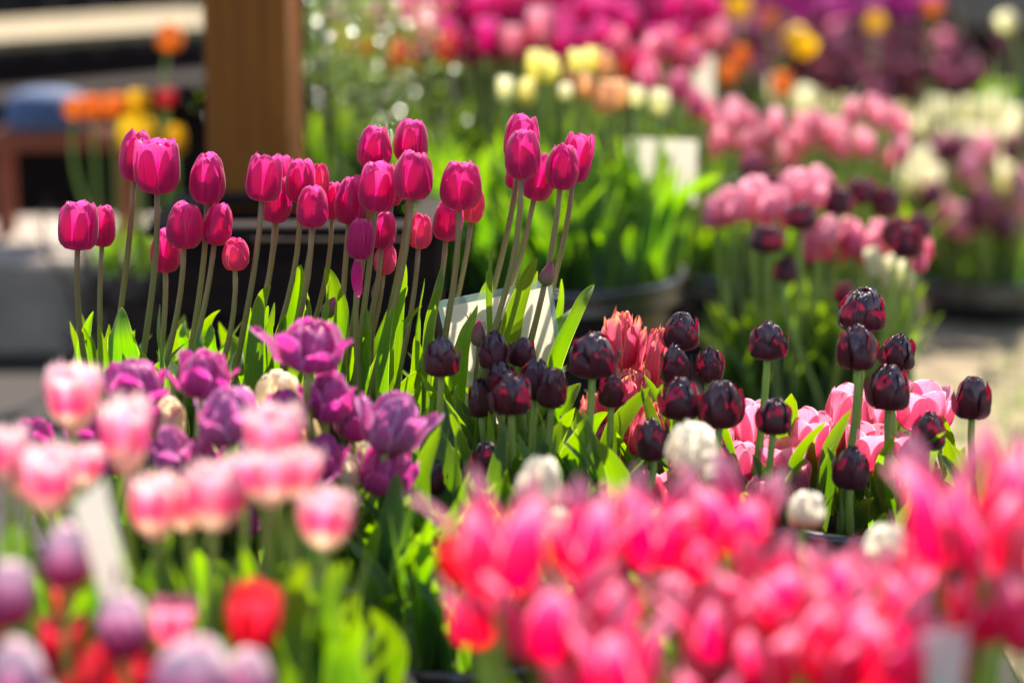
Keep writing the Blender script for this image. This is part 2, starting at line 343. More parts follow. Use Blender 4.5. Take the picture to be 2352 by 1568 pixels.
P['lilacp'] = make_pool('lilacp', M['lilacp'], 4, lambda r: bloom_double(r, OPEN, 24, .2, .08, splay=.5, low=.76))
P['cream'] = make_pool('cream', M['cream'], 4, lambda r: bloom_double(r, CUPC, 10, .08, .045, splay=.22, low=1.0))
P['whitepink'] = make_pool('wp', M['whitepink'], 4, lambda r: bloom_double(r, CUPC, 9, .05, .04, splay=.12, low=1.05))
P['fringe'] = make_pool('fringe', M['fringe'], 5, lambda r: bloom_cup(r, [(.1, 0), (.40, .06), (.72, .25), (.92, .48), (1, .70), (1, .88), (.98, 1)], W=.95, p=6, q=.4, fr=.17, ns=19, ntt=14, ruff=.04))
P['pink'] = make_pool('pink', M['pink'], 6, lambda r: bloom_cup(r, r.choice([OPEN, CUPO, CUP]), W=1.02, p=3.6, q=.58, ruff=.035))
P['hot'] = make_pool('hot', M['hot'], 7, bloom_lily)
P['coral'] = make_pool('coral', M['coral'], 4, lambda r: bloom_double(r, CUPO, 8, .12, .13, pin=6, splay=.15, low=.95, inner_h=.9))
P['red'] = make_pool('red', M['red'], 4, lambda r: bloom_cup(r, OPEN, p=3, q=.6, ruff=.05))
P['violetwhite'] = make_pool('vw', M['violetwhite'], 4, lambda r: bloom_cup(r, EGG))
for k in ('magenta', 'lemon', 'yellow', 'orange', 'peach', 'white', 'lightpink', 'violet', 'red', 'lilacp'):
    P['far_' + k] = make_pool('far' + k, M[k], 3, lambda r: bloom_cup(r, ns=6, ntt=8), True)
for k in ('mauve', 'black', 'pink', 'palepink', 'cream'):
    P['far_' + k] = make_pool('fard' + k, M[k], 3, lambda r: bloom_double(r, DOME, 10), True)

# ------------------------------------------------------------------ leaves
def leaf_data(pts, wid, side0, fold=.25, wave=.0, twist=0.0, r=rnd, ns=6, ntt=16, tipp=1.0):
    """pts: points of the midrib from the base to the tip; wid: widest width; side0: vector across the blade"""
    pts = [Vector(p) for p in pts]; n = len(pts) - 1; V = []; U = []; F = []
    ph = r.uniform(0, 6); ph2 = r.uniform(0, 6)
    def cr(t):
        x = t * n; i = min(int(x), n - 1); f = x - i
        p = [pts[max(i - 1, 0)], pts[i], pts[i + 1], pts[min(i + 2, n)]]
        return .5 * (2 * p[1] + (p[2] - p[0]) * f + (2 * p[0] - 5 * p[1] + 4 * p[2] - p[3]) * f * f + (3 * p[1] - p[0] - 3 * p[2] + p[3]) * f ** 3)
    for j in range(ntt + 1):
        t = j / ntt; c = cr(t); tg = (cr(min(1, t + .02)) - cr(max(0, t - .02))).normalized()
        sd_ = (side0 - tg * side0.dot(tg)).normalized(); sd_ = Quaternion(tg, twist * t) @ sd_; nn = tg.cross(sd_)
        hw = wid / 2 * (.45 + .55 * min(1, t / .4) ** .9) * max(0, 1 - t ** (2.6 * tipp)) ** .8
        hw = max(hw, .0006)
        for i in range(ns + 1):
            s = 2 * i / ns - 1
            off = fold * hw * (abs(s) ** 1.4) + wave * wid * math.sin(t * 13 + ph + (1.5 if s > 0 else 0)) * s * s * min(1, 3 * (1 - t))
            V.append(c + sd_ * hw * s * (1 + wave * .3 * math.sin(9 * t + ph2)) + nn * off); U.append(((s + 1) / 2, t))
    for j in range(ntt):
        for i in range(ns):
            k = j * (ns + 1) + i; F.append((k, k + 1, k + ns + 2, k + ns + 1))
    return V, F, U
def unit_leaf(r):
    b = r.uniform(.03, .36); tip = r.uniform(.88, 1.0)
    pts = [(0, 0, 0), (0, .03 + b * .10, .30), (r.uniform(-.04, .04), .06 + b * .30, .62), (r.uniform(-.1, .1), .10 + b * .75, tip - b * .22)]
    return leaf_data(pts, r.uniform(.13, .21), Vector((1, 0, 0)), r.uniform(-.1, -.5), r.uniform(.0, .09), r.uniform(-.8, .8), r, 4, 10)
ULEAF = [unit_leaf(random.Random(100 + k)) for k in range(20)]
LEAFPOOL = [mesh("leaf", *u[:2], M['leaf'], u[2]) for u in ULEAF]
LEAFPOOLD = [mesh("leaf", *u[:2], M['leafdark'], u[2]) for u in ULEAF]

# ------------------------------------------------------------------ tubs
TUBS = []
def tub(px, Y, rad, rz, label, foliage=0, hmin=.10, hmax=.24, mat='leaf', zoff=0, shiny=False, flabel=None, wide=1.0):
    c = at(px, 800, Y); c.z = 0
    t = tag(empty("plastic_tub", c), label, "tub", "dark tubs the tulips grow in")
    m = MB(); r0 = rad
    m.lathe([(0, .006), (r0 * .80, .006), (r0 * .81, 0.0), (r0 * .84, .02), (r0 * .95, rz - .06), (r0 * .955, rz - .055)], 48); m.build("body", M['tub'], t, smooth=True)
    m = MB(); m.lathe([(r0 * .957, rz - .058), (r0 * 1.02, rz - .056), (r0 * 1.03, rz - .045), (r0 * 1.0, rz - .030), (r0 * 1.04, rz - .008), (r0 * 1.03, rz), (r0 * .985, rz + .002), (r0 * .96, rz - .01), (r0 * .94, rz - .06)], 48)
    m.build("rim", M['tubrim'], t, smooth=True)
    m = MB(); N_ = 14
    pr = [(r0 * .93 * k / N_, rz - .035 + .012 * math.sin(k * 1.7)) for k in range(N_ + 1)]; m.lathe(pr, 32); m.build("soil", M['soil'], t, smooth=True)
    TUBS.append((c.x, c.y, rad, rz - .03))
    if foliage:
        r = random.Random(int(px) + int(Y * 100)); V = []; F = []; U = []
        for k in range(foliage):
            a = r.uniform(0, 6.283); q = rad * wide * .95 * math.sqrt(r.random()); L = r.uniform(hmin, hmax)
            u = r.choice(ULEAF); n = len(V)
            rot = Matrix.Rotation(r.uniform(0, 6.283), 3, 'Z') @ Matrix.Rotation(r.uniform(-.25, .25), 3, 'X')
            b = Vector((q * math.cos(a), q * math.sin(a), rz - .04)); ws = r.uniform(.8, 1.5) * .2 / max(L, .1)
            ws = min(ws, 1.5)
            V += [rot @ Vector((v[0] * L * ws, v[1] * L, v[2] * L)) + b for v in u[0]]; U += u[2]; F += [tuple(i + n for i in f) for f in u[1]]
        o = link("tulip_foliage", mesh("tulip_foliage", V, F, M[mat], U), None, c)
        tag(o, flabel or ("green tulip leaves crowding the " + label), "foliage", None, "stuff")
    return t
def nearest_base(x, y):
    b = min(TUBS, key=lambda t: math.hypot(x - t[0], y - t[1]) - t[2])
    dx, dy = x - b[0], y - b[1]; d = math.hypot(dx, dy); m = b[2] * .86
    if d > m: dx, dy = dx * m / d, dy * m / d
    return b[0] + dx, b[1] + dy, b[3]

# ------------------------------------------------------------------ one tulip
ALL = []
def tulip(kind, x, y0, y1, wpx, Y, label, group, lean=None, tilt=None, fwd=None, leaves=2, stem='stem', srad=.0045, var=None, wob=1.0, leafmat=None, leafh=.26, sx=None, cat="tulip", bz=None):
    k = mpp((y0 + y1) / 2, Y)
    base = at(x if sx is None else sx, y1, Y)
    if tilt is None: tilt = rnd.gauss(0, 5)
    if fwd is None: fwd = rnd.uniform(-6, 4)
    ax = (Vector((math.sin(R(tilt)), math.sin(R(fwd)), 1))).normalized()
    H = (y1 - y0) * k * .99; Wd = wpx * k / 2
    L0 = base.z - .4
    lean_ = (rnd.gauss(0, .03) if lean is None else lean)
    bx, by, bz_ = nearest_base(base.x - lean_, Y + rnd.uniform(-.04, .04))
    if bz is not None: bz_ = bz
    B = Vector((bx, by, bz_)); root = empty("tulip", B)
    tag(root, label, cat, group)
    fb = base - B; Ls = fb.length
    c1 = Vector((fb.x * .12, fb.y * .2, fb.z * .42)); c2 = fb - ax * Ls * .36 + Vector((fb.x * .10, 0, 0))
    pts = []
    for j in range(13):
        t = j / 12; pts.append(c1 * (3 * (1 - t) ** 2 * t) + c2 * (3 * (1 - t) * t * t) + (fb + ax * H * .02) * t ** 3)
    sr = srad * (Wd / .026) ** .25 if wpx else srad
    V, F, U = tube_mesh(pts, [sr * (1.25 - .30 * j / 12) for j in range(13)], 10)
    link("stem", mesh("stem", V, F, M[stem], U), root)
    q = Vector((0, 0, 1)).rotation_difference(ax) @ Quaternion((0, 0, 1), rnd.uniform(0, 6.283))
    pool = P[kind]; v = pool[(var if var is not None else rnd.randrange(len(pool))) % len(pool)]
    for nm, me in v:
        o = link(nm, me, root, fb, q, (Wd, Wd, H))
    LP = LEAFPOOLD if leafmat == 'leafdark' else LEAFPOOL
    for i in range(leaves):
        h = leafh * rnd.uniform(.7, 1.1); ww = rnd.uniform(.75, 1.25)
        link("leaf", rnd.choice(LP), root, (0, 0, 0), Quaternion((0, 0, 1), rnd.uniform(0, 6.283)), (h * ww, h, h))
    ALL.append((root, x, y0, Y, kind))
    return root, B
ORD = ["leftmost", "second", "third", "fourth", "fifth", "sixth", "seventh", "eighth", "ninth", "tenth", "eleventh", "twelfth", "thirteenth", "fourteenth", "fifteenth", "sixteenth", "seventeenth", "eighteenth", "nineteenth", "twentieth",
       "21st", "22nd", "23rd", "24th", "25th", "26th", "27th", "28th", "29th", "30th", "31st", "32nd", "33rd", "34th", "35th", "36th", "37th", "38th", "39th", "40th", "41st", "42nd", "43rd", "44th", "45th", "46th", "47th", "48th", "49th", "50th"]
def orank(i, n):
    if i == 0: return "leftmost"
    if i == n - 1: return "rightmost"
    return ORD[i] + " from the left"

# ------------------------------------------------------------------ the setting
def structure(o): o["kind"] = "structure"; return o
def sheet(name, x0, x1, y0, y1, z, mat, n=40, amp=0.0):
    V = []; F = []; r = random.Random(3)
    for j in range(n + 1):
        for i in range(n + 1):
            V.append((x0 + (x1 - x0) * i / n, y0 + (y1 - y0) * j / n, z + amp * r.uniform(-1, 1)))
    for j in range(n):
        for i in range(n):
            k = j * (n + 1) + i; F.append((k, k + 1, k + n + 2, k + n + 1))
    return link(name, mesh(name, V, F, mat))
M['shadepaving'] = solid("paving darkened for shade", C(50, 43, 41), C(32, 27, 26), 6, .85, .25, .5, .01)  # ground colour lowered to stand in for the shade on the left
M['gravel'] = solid("pale gravel", C(150, 132, 106), C(96, 84, 66), 9, .9, .2, .8, .02, detail=8)
M['stone'] = solid("pale stone", C(158, 144, 132), C(130, 118, 108), 5, .8, .3, .3, .01)
M['wallstone'] = solid("grey stone wall", C(120, 112, 102), C(84, 78, 70), 2.5, .9, .2, .6, .03)
M['darkwood'] = solid("dark wood deepened for shade", C(40, 28, 25), C(24, 17, 16), 3, .85, .12, .3, .004, (1, 12, 12))  # brown deepened so the colour itself carries some of the shade
M['shadeboards'] = solid("boards toned as shade", C(38, 28, 24), C(22, 16, 15), 3, .8, .3, .5, .01, (14, 1, 1))  # dark brown stands in for the shade at the back
M['postwood'] = solid("orange brown timber", C(140, 80, 6), C(120, 66, 5), 4, .6, .3, .3, .004, (9, 9, .7))
M['lath'] = solid("light orange timber", C(225, 150, 90), C(200, 120, 66), 4, .5, .4, .2, .004, (9, 9, .7))
M['tabletop'] = solid("weathered pale boards", C(150, 132, 98), C(118, 102, 76), 4, .7, .3, .4, .004, (9, 1, 1))
M['greywood'] = solid("weathered grey brown board", C(72, 56, 50), C(52, 42, 38), 4, .6, .4, .3, .004, (9, 1, 1))
M['blue'] = solid("grey blue plastic", C(78, 94, 126), C(66, 82, 112), 3, .75, .2, .05, .002)
M['redwood'] = solid("red brown wood", C(140, 66, 36), C(110, 48, 28), 4, .5, .4, .2, .004, (1, 9, 9))
M['twig'] = solid("dark twig bark", C(60, 46, 42), C(36, 28, 26), 20, .8, .2, .4, .002)
structure(sheet("ground", -60, 60, -3, 140, 0, M['shadepaving'], 60))
structure(sheet("gravel_path", .80, 30, 3.5, 60, .004, M['gravel'], 30))

# stone block on the left, its top in the sun
c = at(140, 650, 6.2)
m = MB(); m.box((c.x - .72, 6.62, .13), (2.3, .84, .256), None, .015)
tag(m.build("stone_block", M['stone']), "low pale stone block with sunlit top behind the far left tulips", "stone block")
# boarded counter behind it
th = R(52); t = tag(empty("boarded_counter", (-1.95, 7.12, 0), th), "counter with added shade-dark boards and a pale sunlit top behind the yellow and orange tulips", "counter")
m = MB()
for k in range(6): m.box((.95, .06 + k * .128, .72), (2.3, .124, .035), None, .004)
m.build("counter_top", M['tabletop'], t)
m = MB()
for k in range(5): m.box((.95, .03, .10 + k * .128), (2.2, .02, .124), None, .003)
for k in range(6): m.box((-.16, .08 + k * .123, .35), (.02, .119, .66), None, .003)
m.build("side_boards", M['darkwood'], t)  # dark boards added in place of the shade under the counter top
m = MB(); m.box((.95, -.17, .575), (2.35, .34, .03), None, .006); m.build("shelf_board", M['darkwood'], t)
# wooden hut wall and stone wall far behind
t = tag(empty("wooden_hut", (-2.9, 12.0, 0)), "boarded hut wall in shade-dark brown far behind on the left", "hut")
m = MB()
for k in range(30): m.box((-3.2 + k * .22, 0, 1.3), (.21, .05 + .01 * (k % 3), 2.6), None, .006)
m.build("wall_boards", M['shadeboards'], t)
m = MB(); m.box((0, -.1, 2.66), (7, .9, .1), None, .01); m.build("roof", M['darkwood'], t)
m = MB()
for k in range(11):
    for j in range(9):
        m.box((2.35 + j * .62 + (k % 2) * .3, 11.2 + .012 * ((k * 7 + j * 3) % 4), .14 + k * .27), (.60, .5, .255), None, .02)
tag(m.build("stone_wall", M['wallstone']), "grey stone wall behind the far right tulips", "wall")
m = MB()
for k in range(16): m.box((.4 + k * .24, 13.4, .75), (.23, .04, 1.5), None, .005)
m.box((2.2, 13.35, 1.2), (4.0, .05, .08), None, .004)
tag(m.build("board_fence", M['shadeboards']), "dark board fence far behind the purple tulips at the top", "fence")

# wooden box with post
x0 = at(372, 800, 4.35).x; x1 = at(1008, 800, 4.35).x; cx = (x0 + x1) / 2; wd = x1 - x0
t = tag(empty("wooden_planter", (cx, 4.55, 0)), "dark wooden planter box behind the magenta tulips", "planter")
m = MB()
for k in range(4): m.box((0, -.2, .085 + k * .145), (wd, .025, .142), None, .003)
for k in range(4): m.box((0, .2, .085 + k * .145), (wd, .025, .142), None, .003)
for s in (-1, 1):
    for k in range(4): m.box((s * (wd / 2 - .013), 0, .085 + k * .145), (.025, .372, .142), None, .003)
m.build("side_boards", M['darkwood'], t)
m = MB()
for s in (-1, 1): m.box((0, s * .205, .612), (wd + .03, .07, .022), None, .004); m.box((s * (wd / 2 - .015), 0, .612), (.07, .338, .020), None, .004)
m.build("rim", M['darkwood'], t)
m = MB(); m.box((0, 0, .53), (wd - .06, .36, .04)); m.build("soil", M['soil'], t)
c = at(556, 500, 4.75)
t = tag(empty("timber_post", (c.x, 4.95, 0)), "thick orange brown timber post rising behind the left magenta tulips", "post")
m = MB(); m.box((0, 0, 1.35), (.166, .16, 2.7), None, .008); m.build("shaft", M['postwood'], t)
m = MB(); m.box((0, 0, .10), (.21, .20, .2), None, .01); m.build("foot", M['darkwood'], t)
c = at(672, 400, 5.1)
m = MB(); m.box((0, 0, .62), (.034, .02, 1.24), None, .003)
tag(m.build("timber_lath", M['lath'], None, (c.x, 5.15, 0)), "narrow light orange lath right of the timber post", "lath")

# blue seated stool, far left
c = at(14, 330, 6.05)
t = tag(empty("stool", (c.x, 6.6, 0)), "stool with a rounded grey blue seat and red brown rail at the left edge", "stool")
m = MB(); m.lathe([(0, .095), (.06, .092), (.10, .075), (.115, .04), (.118, .0), (.11, -.012), (0, -.012)], 32, (0, 0, .575)); m.build("seat", M['blue'], t, smooth=True)
m = MB(); m.box((.05, -.03, .53), (.42, .03, .05), None, .005); m.box((.05, .10, .53), (.42, .03, .05), None, .005); m.build("seat_frame", M['redwood'], t)
for sx_ in (-.13, .2):
    for sy in (-.03, .1):
        m = MB(); m.box((sx_, sy, .38), (.028, .028, .25), None, .003); m.build("leg", M['redwood'], t)
# pale sack at the top left corner, on the counter
c = at(30, 90, 6.8)
V = []; F = []; U = []
me = MB(); rr = random.Random(5); NN = 26; prof = [(.02, 0), (.10, .01), (.145, .05), (.15, .11), (.12, .17), (.075, .21), (.045, .235), (.06, .27), (.03, .29), (.0, .29)]
me.lathe(prof, NN); me.v = [(x * (1 + .10 * math.sin(5 * math.atan2(y, x) + z * 20)), y * (1 + .08 * math.sin(4 * math.atan2(y, x))), z) for x, y, z in me.v]
M['sack'] = solid("pale cloth", C(196, 178, 166), C(160, 140, 128), 30, .9, .1, .3, .003)
ck = me.build("cloth_sack", M['sack'], None, (-1.86, 7.5, .7385), True)
tag(ck, "pale tied cloth sack on the counter in the top left corner", "sack")

# bare dark twigs before the stone block
t = tag(empty("bare_shrub", (at(262, 800, 5.2).x, 5.2, 0)), "bare dark shrub with thin twigs left of the wooden planter", "shrub")
rr = random.Random(8)
def branch(m, p, d, L, r0, dep):
    pts = [p]; q = Vector(p); dd = Vector(d)
    for k in range(6):
        dd = (dd + Vector((rr.uniform(-.3, .3), rr.uniform(-.2, .2), rr.uniform(-.12, .22)))).normalized(); q = q + dd * L / 6; pts.append(q.copy())
    m.tube(pts, [r0 * (1 - k * .11) for k in range(7)], 6)
    if dep:
        for k in (2, 3, 4, 5): branch(m, pts[k], (dd + Vector((rr.uniform(-1, 1), rr.uniform(-.5, .5), rr.uniform(-.2, .5)))).normalized(), L * .5, r0 * .5, dep - 1)
m = MB()
for k in range(4): branch(m, Vector((rr.uniform(-.02, .02), 0, 0)), Vector((rr.uniform(-.35, .35), 0, 1)).normalized(), .40, .009, 2)
m.build("branches", M['twig'], t, smooth=True)

# glossy small-leaved climber on a trellis
def shrub(px0, px1, z0, z1, Y, n, label, name="climbing_shrub", lmat=None):
    a = at(px0, 300, Y); b = at(px1, 300, Y); c = Vector(((a.x + b.x) / 2, Y, 0)); hw = (b.x - a.x) / 2
    t = tag(empty(name, c), label, "shrub"); r = random.Random(int(px0))
    m = MB()
    for k in range(7):
        x = r.uniform(-.7, .7) * hw; pts = [(x * .4, 0, .3)]
        for j in range(8): x += r.uniform(-.2, .2) * hw; x = max(-hw, min(hw, x)); pts.append((x, r.uniform(-.08, .08), .3 + (z1 - .3) * (j + 1) / 8))
        m.tube(pts, .004, 6)
    m.build("stems", M['twig'], t, smooth=True)
    V = []; F = []; U = []
    cl = [(r.uniform(-1, 1) * hw, r.uniform(-.14, .14), r.uniform(z0, z1), r.uniform(.05, .11)) for _ in range(26)]
    for k in range(n):
        q = r.choice(cl); s = q[3]
        p = Vector((q[0] + r.gauss(0, s), q[1] + r.gauss(0, s * .6), q[2] + r.gauss(0, s)))
        L = r.uniform(.012, .024); w_ = L * .38
        rot = Quaternion((0, 0, 1), r.uniform(0, 6.28)) @ Quaternion((1, 0, 0), r.gauss(0, .8)); nb = len(V)
        for x, y, z in ((0, 0, 0), (w_, L * .5, .12 * L), (0, L, -.1 * L), (-w_, L * .5, .12 * L), (0, L * .5, 0)): V.append(p + rot @ Vector((x, y, z)))
        U += [(.5, 0), (1, .5), (.5, 1), (0, .5), (.5, .5)]
        F += [(nb, nb + 1, nb + 4), (nb + 1, nb + 2, nb + 4), (nb + 2, nb + 3, nb + 4), (nb + 3, nb, nb + 4)]
    link("foliage", mesh("foliage", V, F, lmat or M['gloss'], U, smooth=False), t)
M['gloss'] = blade_mat("glossy small leaf", [(0, C(96, 120, 50)), (1, C(110, 132, 66))], [(0, C(160, 200, 20)), (1, C(170, 205, 30))], tw=.35, rough=.20, spec=1.0, streak=.1, coat=1.0)
shrub(640, 800, .72, 1.32, 5.5, 2400, "small leaved glossy climber with sparkling leaves beside the orange post")
shrub(800, 925, .60, 1.12, 5.9, 1500, "sparkling small leaved shrub below the orange and red tulips")

# ------------------------------------------------------------------ tubs (x of the centre in the view, distance, radius, rim height)
tub(440, 3.40, .17, .42, "dark tub under the left half of the magenta tulips", 95, .14, .27)
tub(1000, 3.36, .18, .42, "dark tub under the right half of the magenta tulips", 60, .12, .23)
tub(300, 2.84, .15, .42, "dark tub under the left purple tulips", 60, .10, .20)
tub(760, 2.90, .155, .42, "dark tub under the right purple tulips", 90, .08, .17)
tub(1190, 3.04, .15, .42, "dark tub under the left group of black tulips", 75, .12, .22, 'leaf')
tub(1450, 3.36, .12, .42, "dark tub under the coral tulips", 60, .08, .16)
tub(1640, 3.10, .12, .42, "dark tub under the middle group of black tulips", 25, .06, .12)
tub(2010, 3.14, .18, .42, "dark tub under the light pink tulips and right black tulips", 50, .07, .15, 'leaf')
tub(330, 2.38, .15, .42, "dark tub under the fringed tulips", 60, .09, .20)
tub(690, 2.38, .11, .42, "dark tub with mostly leaves in the lower centre", 70, .06, .15)
tub(1060, 2.74, .13, .36, "dark tub of leaves left of the hot pink tulips", 75, .12, .25)
tub(230, 2.0, .13, .42, "dark tub under the violet and white tulips", 30, .06, .12)
tub(1640, 2.48, .17, .42, "dark tub under the cream buds", 60, .06, .14)
tub(1400, 2.08, .12, .42, "dark tub under the left hot pink tulips", 26, .06, .13)
tub(2050, 2.10, .14, .42, "dark tub under the right hot pink tulips", 26, .06, .13)
tub(1240, 4.95, .295, .44, "big dark tub with a bright wet rim behind the card", 300, .16, .36, wide=.98)
tub(1870, 4.60, .20, .24, "dark tub under the blurred pink and maroon tulips", 240, .12, .30, wide=1.0)
tub(330, 6.05, .12, .26, "dark tub of yellow and orange tulips on the left", 20, .1, .2)
tub(860, 6.3, .16, .44, "dark tub behind the climber", 40, .12, .3)
tub(1150, 6.2, .24, .46, "dark tub under the back row of magenta tulips", 60, .12, .26)
tub(1500, 6.4, .24, .46, "dark tub under the right end of the back magenta row", 80, .12, .26)
tub(1820, 5.6, .26, .34, "dark tub under the row of narrow light pink tulips", 220, .12, .26, wide=1.1)
tub(2120, 7.6, .36, .22, "dark tub under the row of tall white tulips", 120, .05, .12, wide=1.1)
tub(1900, 8.35, .36, .44, "dark tub under the maroon and mauve tulips", 80, .10, .2)
tub(2200, 8.45, .20, .44, "dark tub at the right end of the maroon row", 40, .10, .2)
tub(1950, 9.5, .45, .46, "dark tub under the violet tulips at the top edge", 60, .10, .2)
tub(2250, 6.8, .19, .12, "dark tub of pink tulips at the right edge", 60, .10, .2)

# ------------------------------------------------------------------ magenta tulips (in focus)
GM = "magenta tulips on tall stems"
mag = [  # x, top, bottom, width, tilt, lean, distance, pool, label
 (184, 457, 573, 86, 3, .012, 3.24, ('magenta', None), "open magenta tulip furthest left in the row, one petal standing off"),
 (240, 468, 566, 54, 4, .006, 3.30, ('magenta', None), "narrow magenta tulip tucked behind the leftmost magenta one"),
 (314, 292, 415, 72, 6, .012, 3.30, ('magentaC', None), "tall magenta tulip behind the left shoulder of the big open one"),
 (367, 313, 443, 101, 3, .03, 3.24, ('magenta', None), "big open magenta tulip, tallest of the left group"),
 (386, 520, 624, 66, 2, .0, 3.32, ('magenta', None), "low magenta tulip half hidden behind the left of a pair"),
 (428, 459, 569, 80, 5, .025, 3.24, ('magenta', None), "magenta tulip with bright top, left of a touching pair below the single tall one"),
 (498, 461, 562, 63, 5, .018, 3.25, ('magentaC', None), "magenta tulip, right of a touching pair below the single tall one"),
 (481, 346, 467, 77, 2, .012, 3.26, ('magenta', None), "single magenta tulip before the left edge of the timber post"),
 (546, 543, 620, 58, 3, .015, 3.22, ('rose', None), "small low rose tulip with one petal tip turned out"),
 (648, 352, 440, 50, 4, .02, 3.36, ('magenta', None), "magenta tulip half hidden behind one at the right edge of the timber post"),
 (607, 349, 462, 77, 2, .012, 3.23, ('magenta', None), "magenta tulip standing before the right half of the timber post"),
 (637, 402, 512, 64, 7, .018, 3.30, ('magentaC', None), "magenta tulip leaning behind and below the one before the post"),
 (694, 360, 465, 64, 4, .026, 3.28, ('magenta', None), "magenta tulip left of a crowded pair, right of the timber post"),
 (732, 370, 460, 50, 6, .02, 3.33, ('rose', None), "magenta tulip with torn edge, right of the crowded pair by the post"),
 (721, 422, 523, 69, 4, .01, 3.22, ('magentaC', None), "rounded magenta tulip hanging lowest of the three right of the post"),
 (768, 410, 503, 44, 6, .025, 3.34, ('magenta', None), "slim magenta tulip half covered by its right neighbour"),
 (807, 398, 514, 70, 4, .024, 3.28, ('magenta', None), "magenta tulip with a spiky left petal, left of the big centre cluster"),
 (862, 284, 386, 75, 3, .018, 3.31, ('magentaC', None), "upper left magenta tulip of the four stacked in the middle"),
 (949, 268, 378, 75, 5, .02, 3.33, ('magenta', None), "highest magenta tulip of the four stacked in the middle"),
 (905, 385, 472, 44, 6, .02, 3.35, ('magenta', None), "magenta tulip squeezed between two big ones in the middle"),
 (868, 366, 483, 82, 2, .02, 3.23, ('magenta', None), "lower left magenta tulip of the four stacked in the middle"),
 (950, 343, 458, 86, 4, .035, 3.20, ('magenta', None), "lower right magenta tulip of the four stacked in the middle"),
 (882, 482, 572, 54, 4, .02, 3.28, ('magenta', None), "small magenta tulip below the centre four, right of the one losing a petal"),
 (830, 497, 595, 62, 3, .008, 3.21, ('magentaC', None), "small magenta tulip with a fallen petal hanging under it"),
 (886, 555, 629, 48, 5, .02, 3.30, ('rose', None), "small salmon pink tulip low between the stems"),
 (967, 484, 570, 52, 4, .02, 3.22, ('rose', None), "pale pink half closed tulip right of the centre cluster"),
 (1030, 452, 553, 66, 5, .018, 3.30, ('magentaC', None), "magenta tulip behind and left of the open one over the card"),
 (1088, 430, 511, 46, 8, .02, 3.36, ('rose', None), "paler magenta tulip peeping out right behind the open one over the card"),
 (1061, 364, 481, 90, 2, .012, 3.20, ('magenta', None), "wide open magenta tulip above the left end of the white card"),
 (1188, 360, 434, 50, 5, .025, 3.36, ('magenta', None), "magenta tulip mostly hidden at the foot of the right cluster"),
 (1197, 258, 372, 76, 6, .03, 3.32, ('magenta', None), "highest magenta tulip of the right cluster, behind the front one"),
 (1232, 345, 459, 72, 12, .03, 3.28, ('magentaC', None), "magenta tulip leaning right behind the front one of the right cluster"),
 (1203, 294, 411, 76, 3, .026, 3.20, ('magenta', None), "front magenta tulip of the right cluster, its petals parted in the middle"),
 (1322, 300, 418, 66, 6, .024, 3.30, ('magenta', None), "rearmost of the two magenta tulips at the right end"),
 (1292, 325, 435, 72, 4, .014, 3.22, ('magenta', None), "front magenta tulip at the right end of the row"),
]
ROOTS = {}
for i, (x, a, b, wp, ti, le, Y, (pk, vr), lab) in enumerate(mag):
    r_, B = tulip(pk, x, a, b, wp * 1.08, Y, lab, GM, lean=le * 2.2 + .028, tilt=ti + 2 + rnd.uniform(-4, 4), leaves=1, stem='stemb', srad=.0039, var=i, leafh=.24, sx=x - 6)
    ROOTS[x] = (r_, B)
buds = [(1250, 593, 656, 36, 18, .04, 3.2, "closed purple bud leaning right above the white card"), (746, 673, 728, 34, 32, .02, 3.26, "closed green and purple bud leaning right, low between leaves"),
        (862, 632, 692, 22, 6, .01, 3.3, "slim closed bud among the stems under the salmon tulip"), (1098, 730, 795, 36, 4, .0, 3.22, "closed pink bud before the white card"),
        (704, 708, 745, 14, 0, .0, 3.28, "tiny closed pink bud above the big purple tulip")]
for i, (x, a, b, wp, ti, le, Y, lab) in enumerate(buds):
    tulip('bud', x, a, b, wp, Y, lab, GM, lean=le, tilt=ti, leaves=0, stem='stemb', srad=.003, var=i)
# the petal hanging under the small magenta tulip
r_, B = ROOTS[830]
p0, p1, p2 = at(821, 596, 3.19), at(820, 640, 3.18), at(824, 682, 3.19)
me_ = leaf_data([p0 - B, (p0 + p1) / 2 - B + Vector((0, -.002, 0)), p1 - B, p2 - B], .0155, Vector((1, .2, 0)), .45, .02, .2, rnd, 6, 12, 3.2)
link("hanging_petal", mesh("hanging_petal", *me_[:2], M['magenta'], me_[2]), r_)

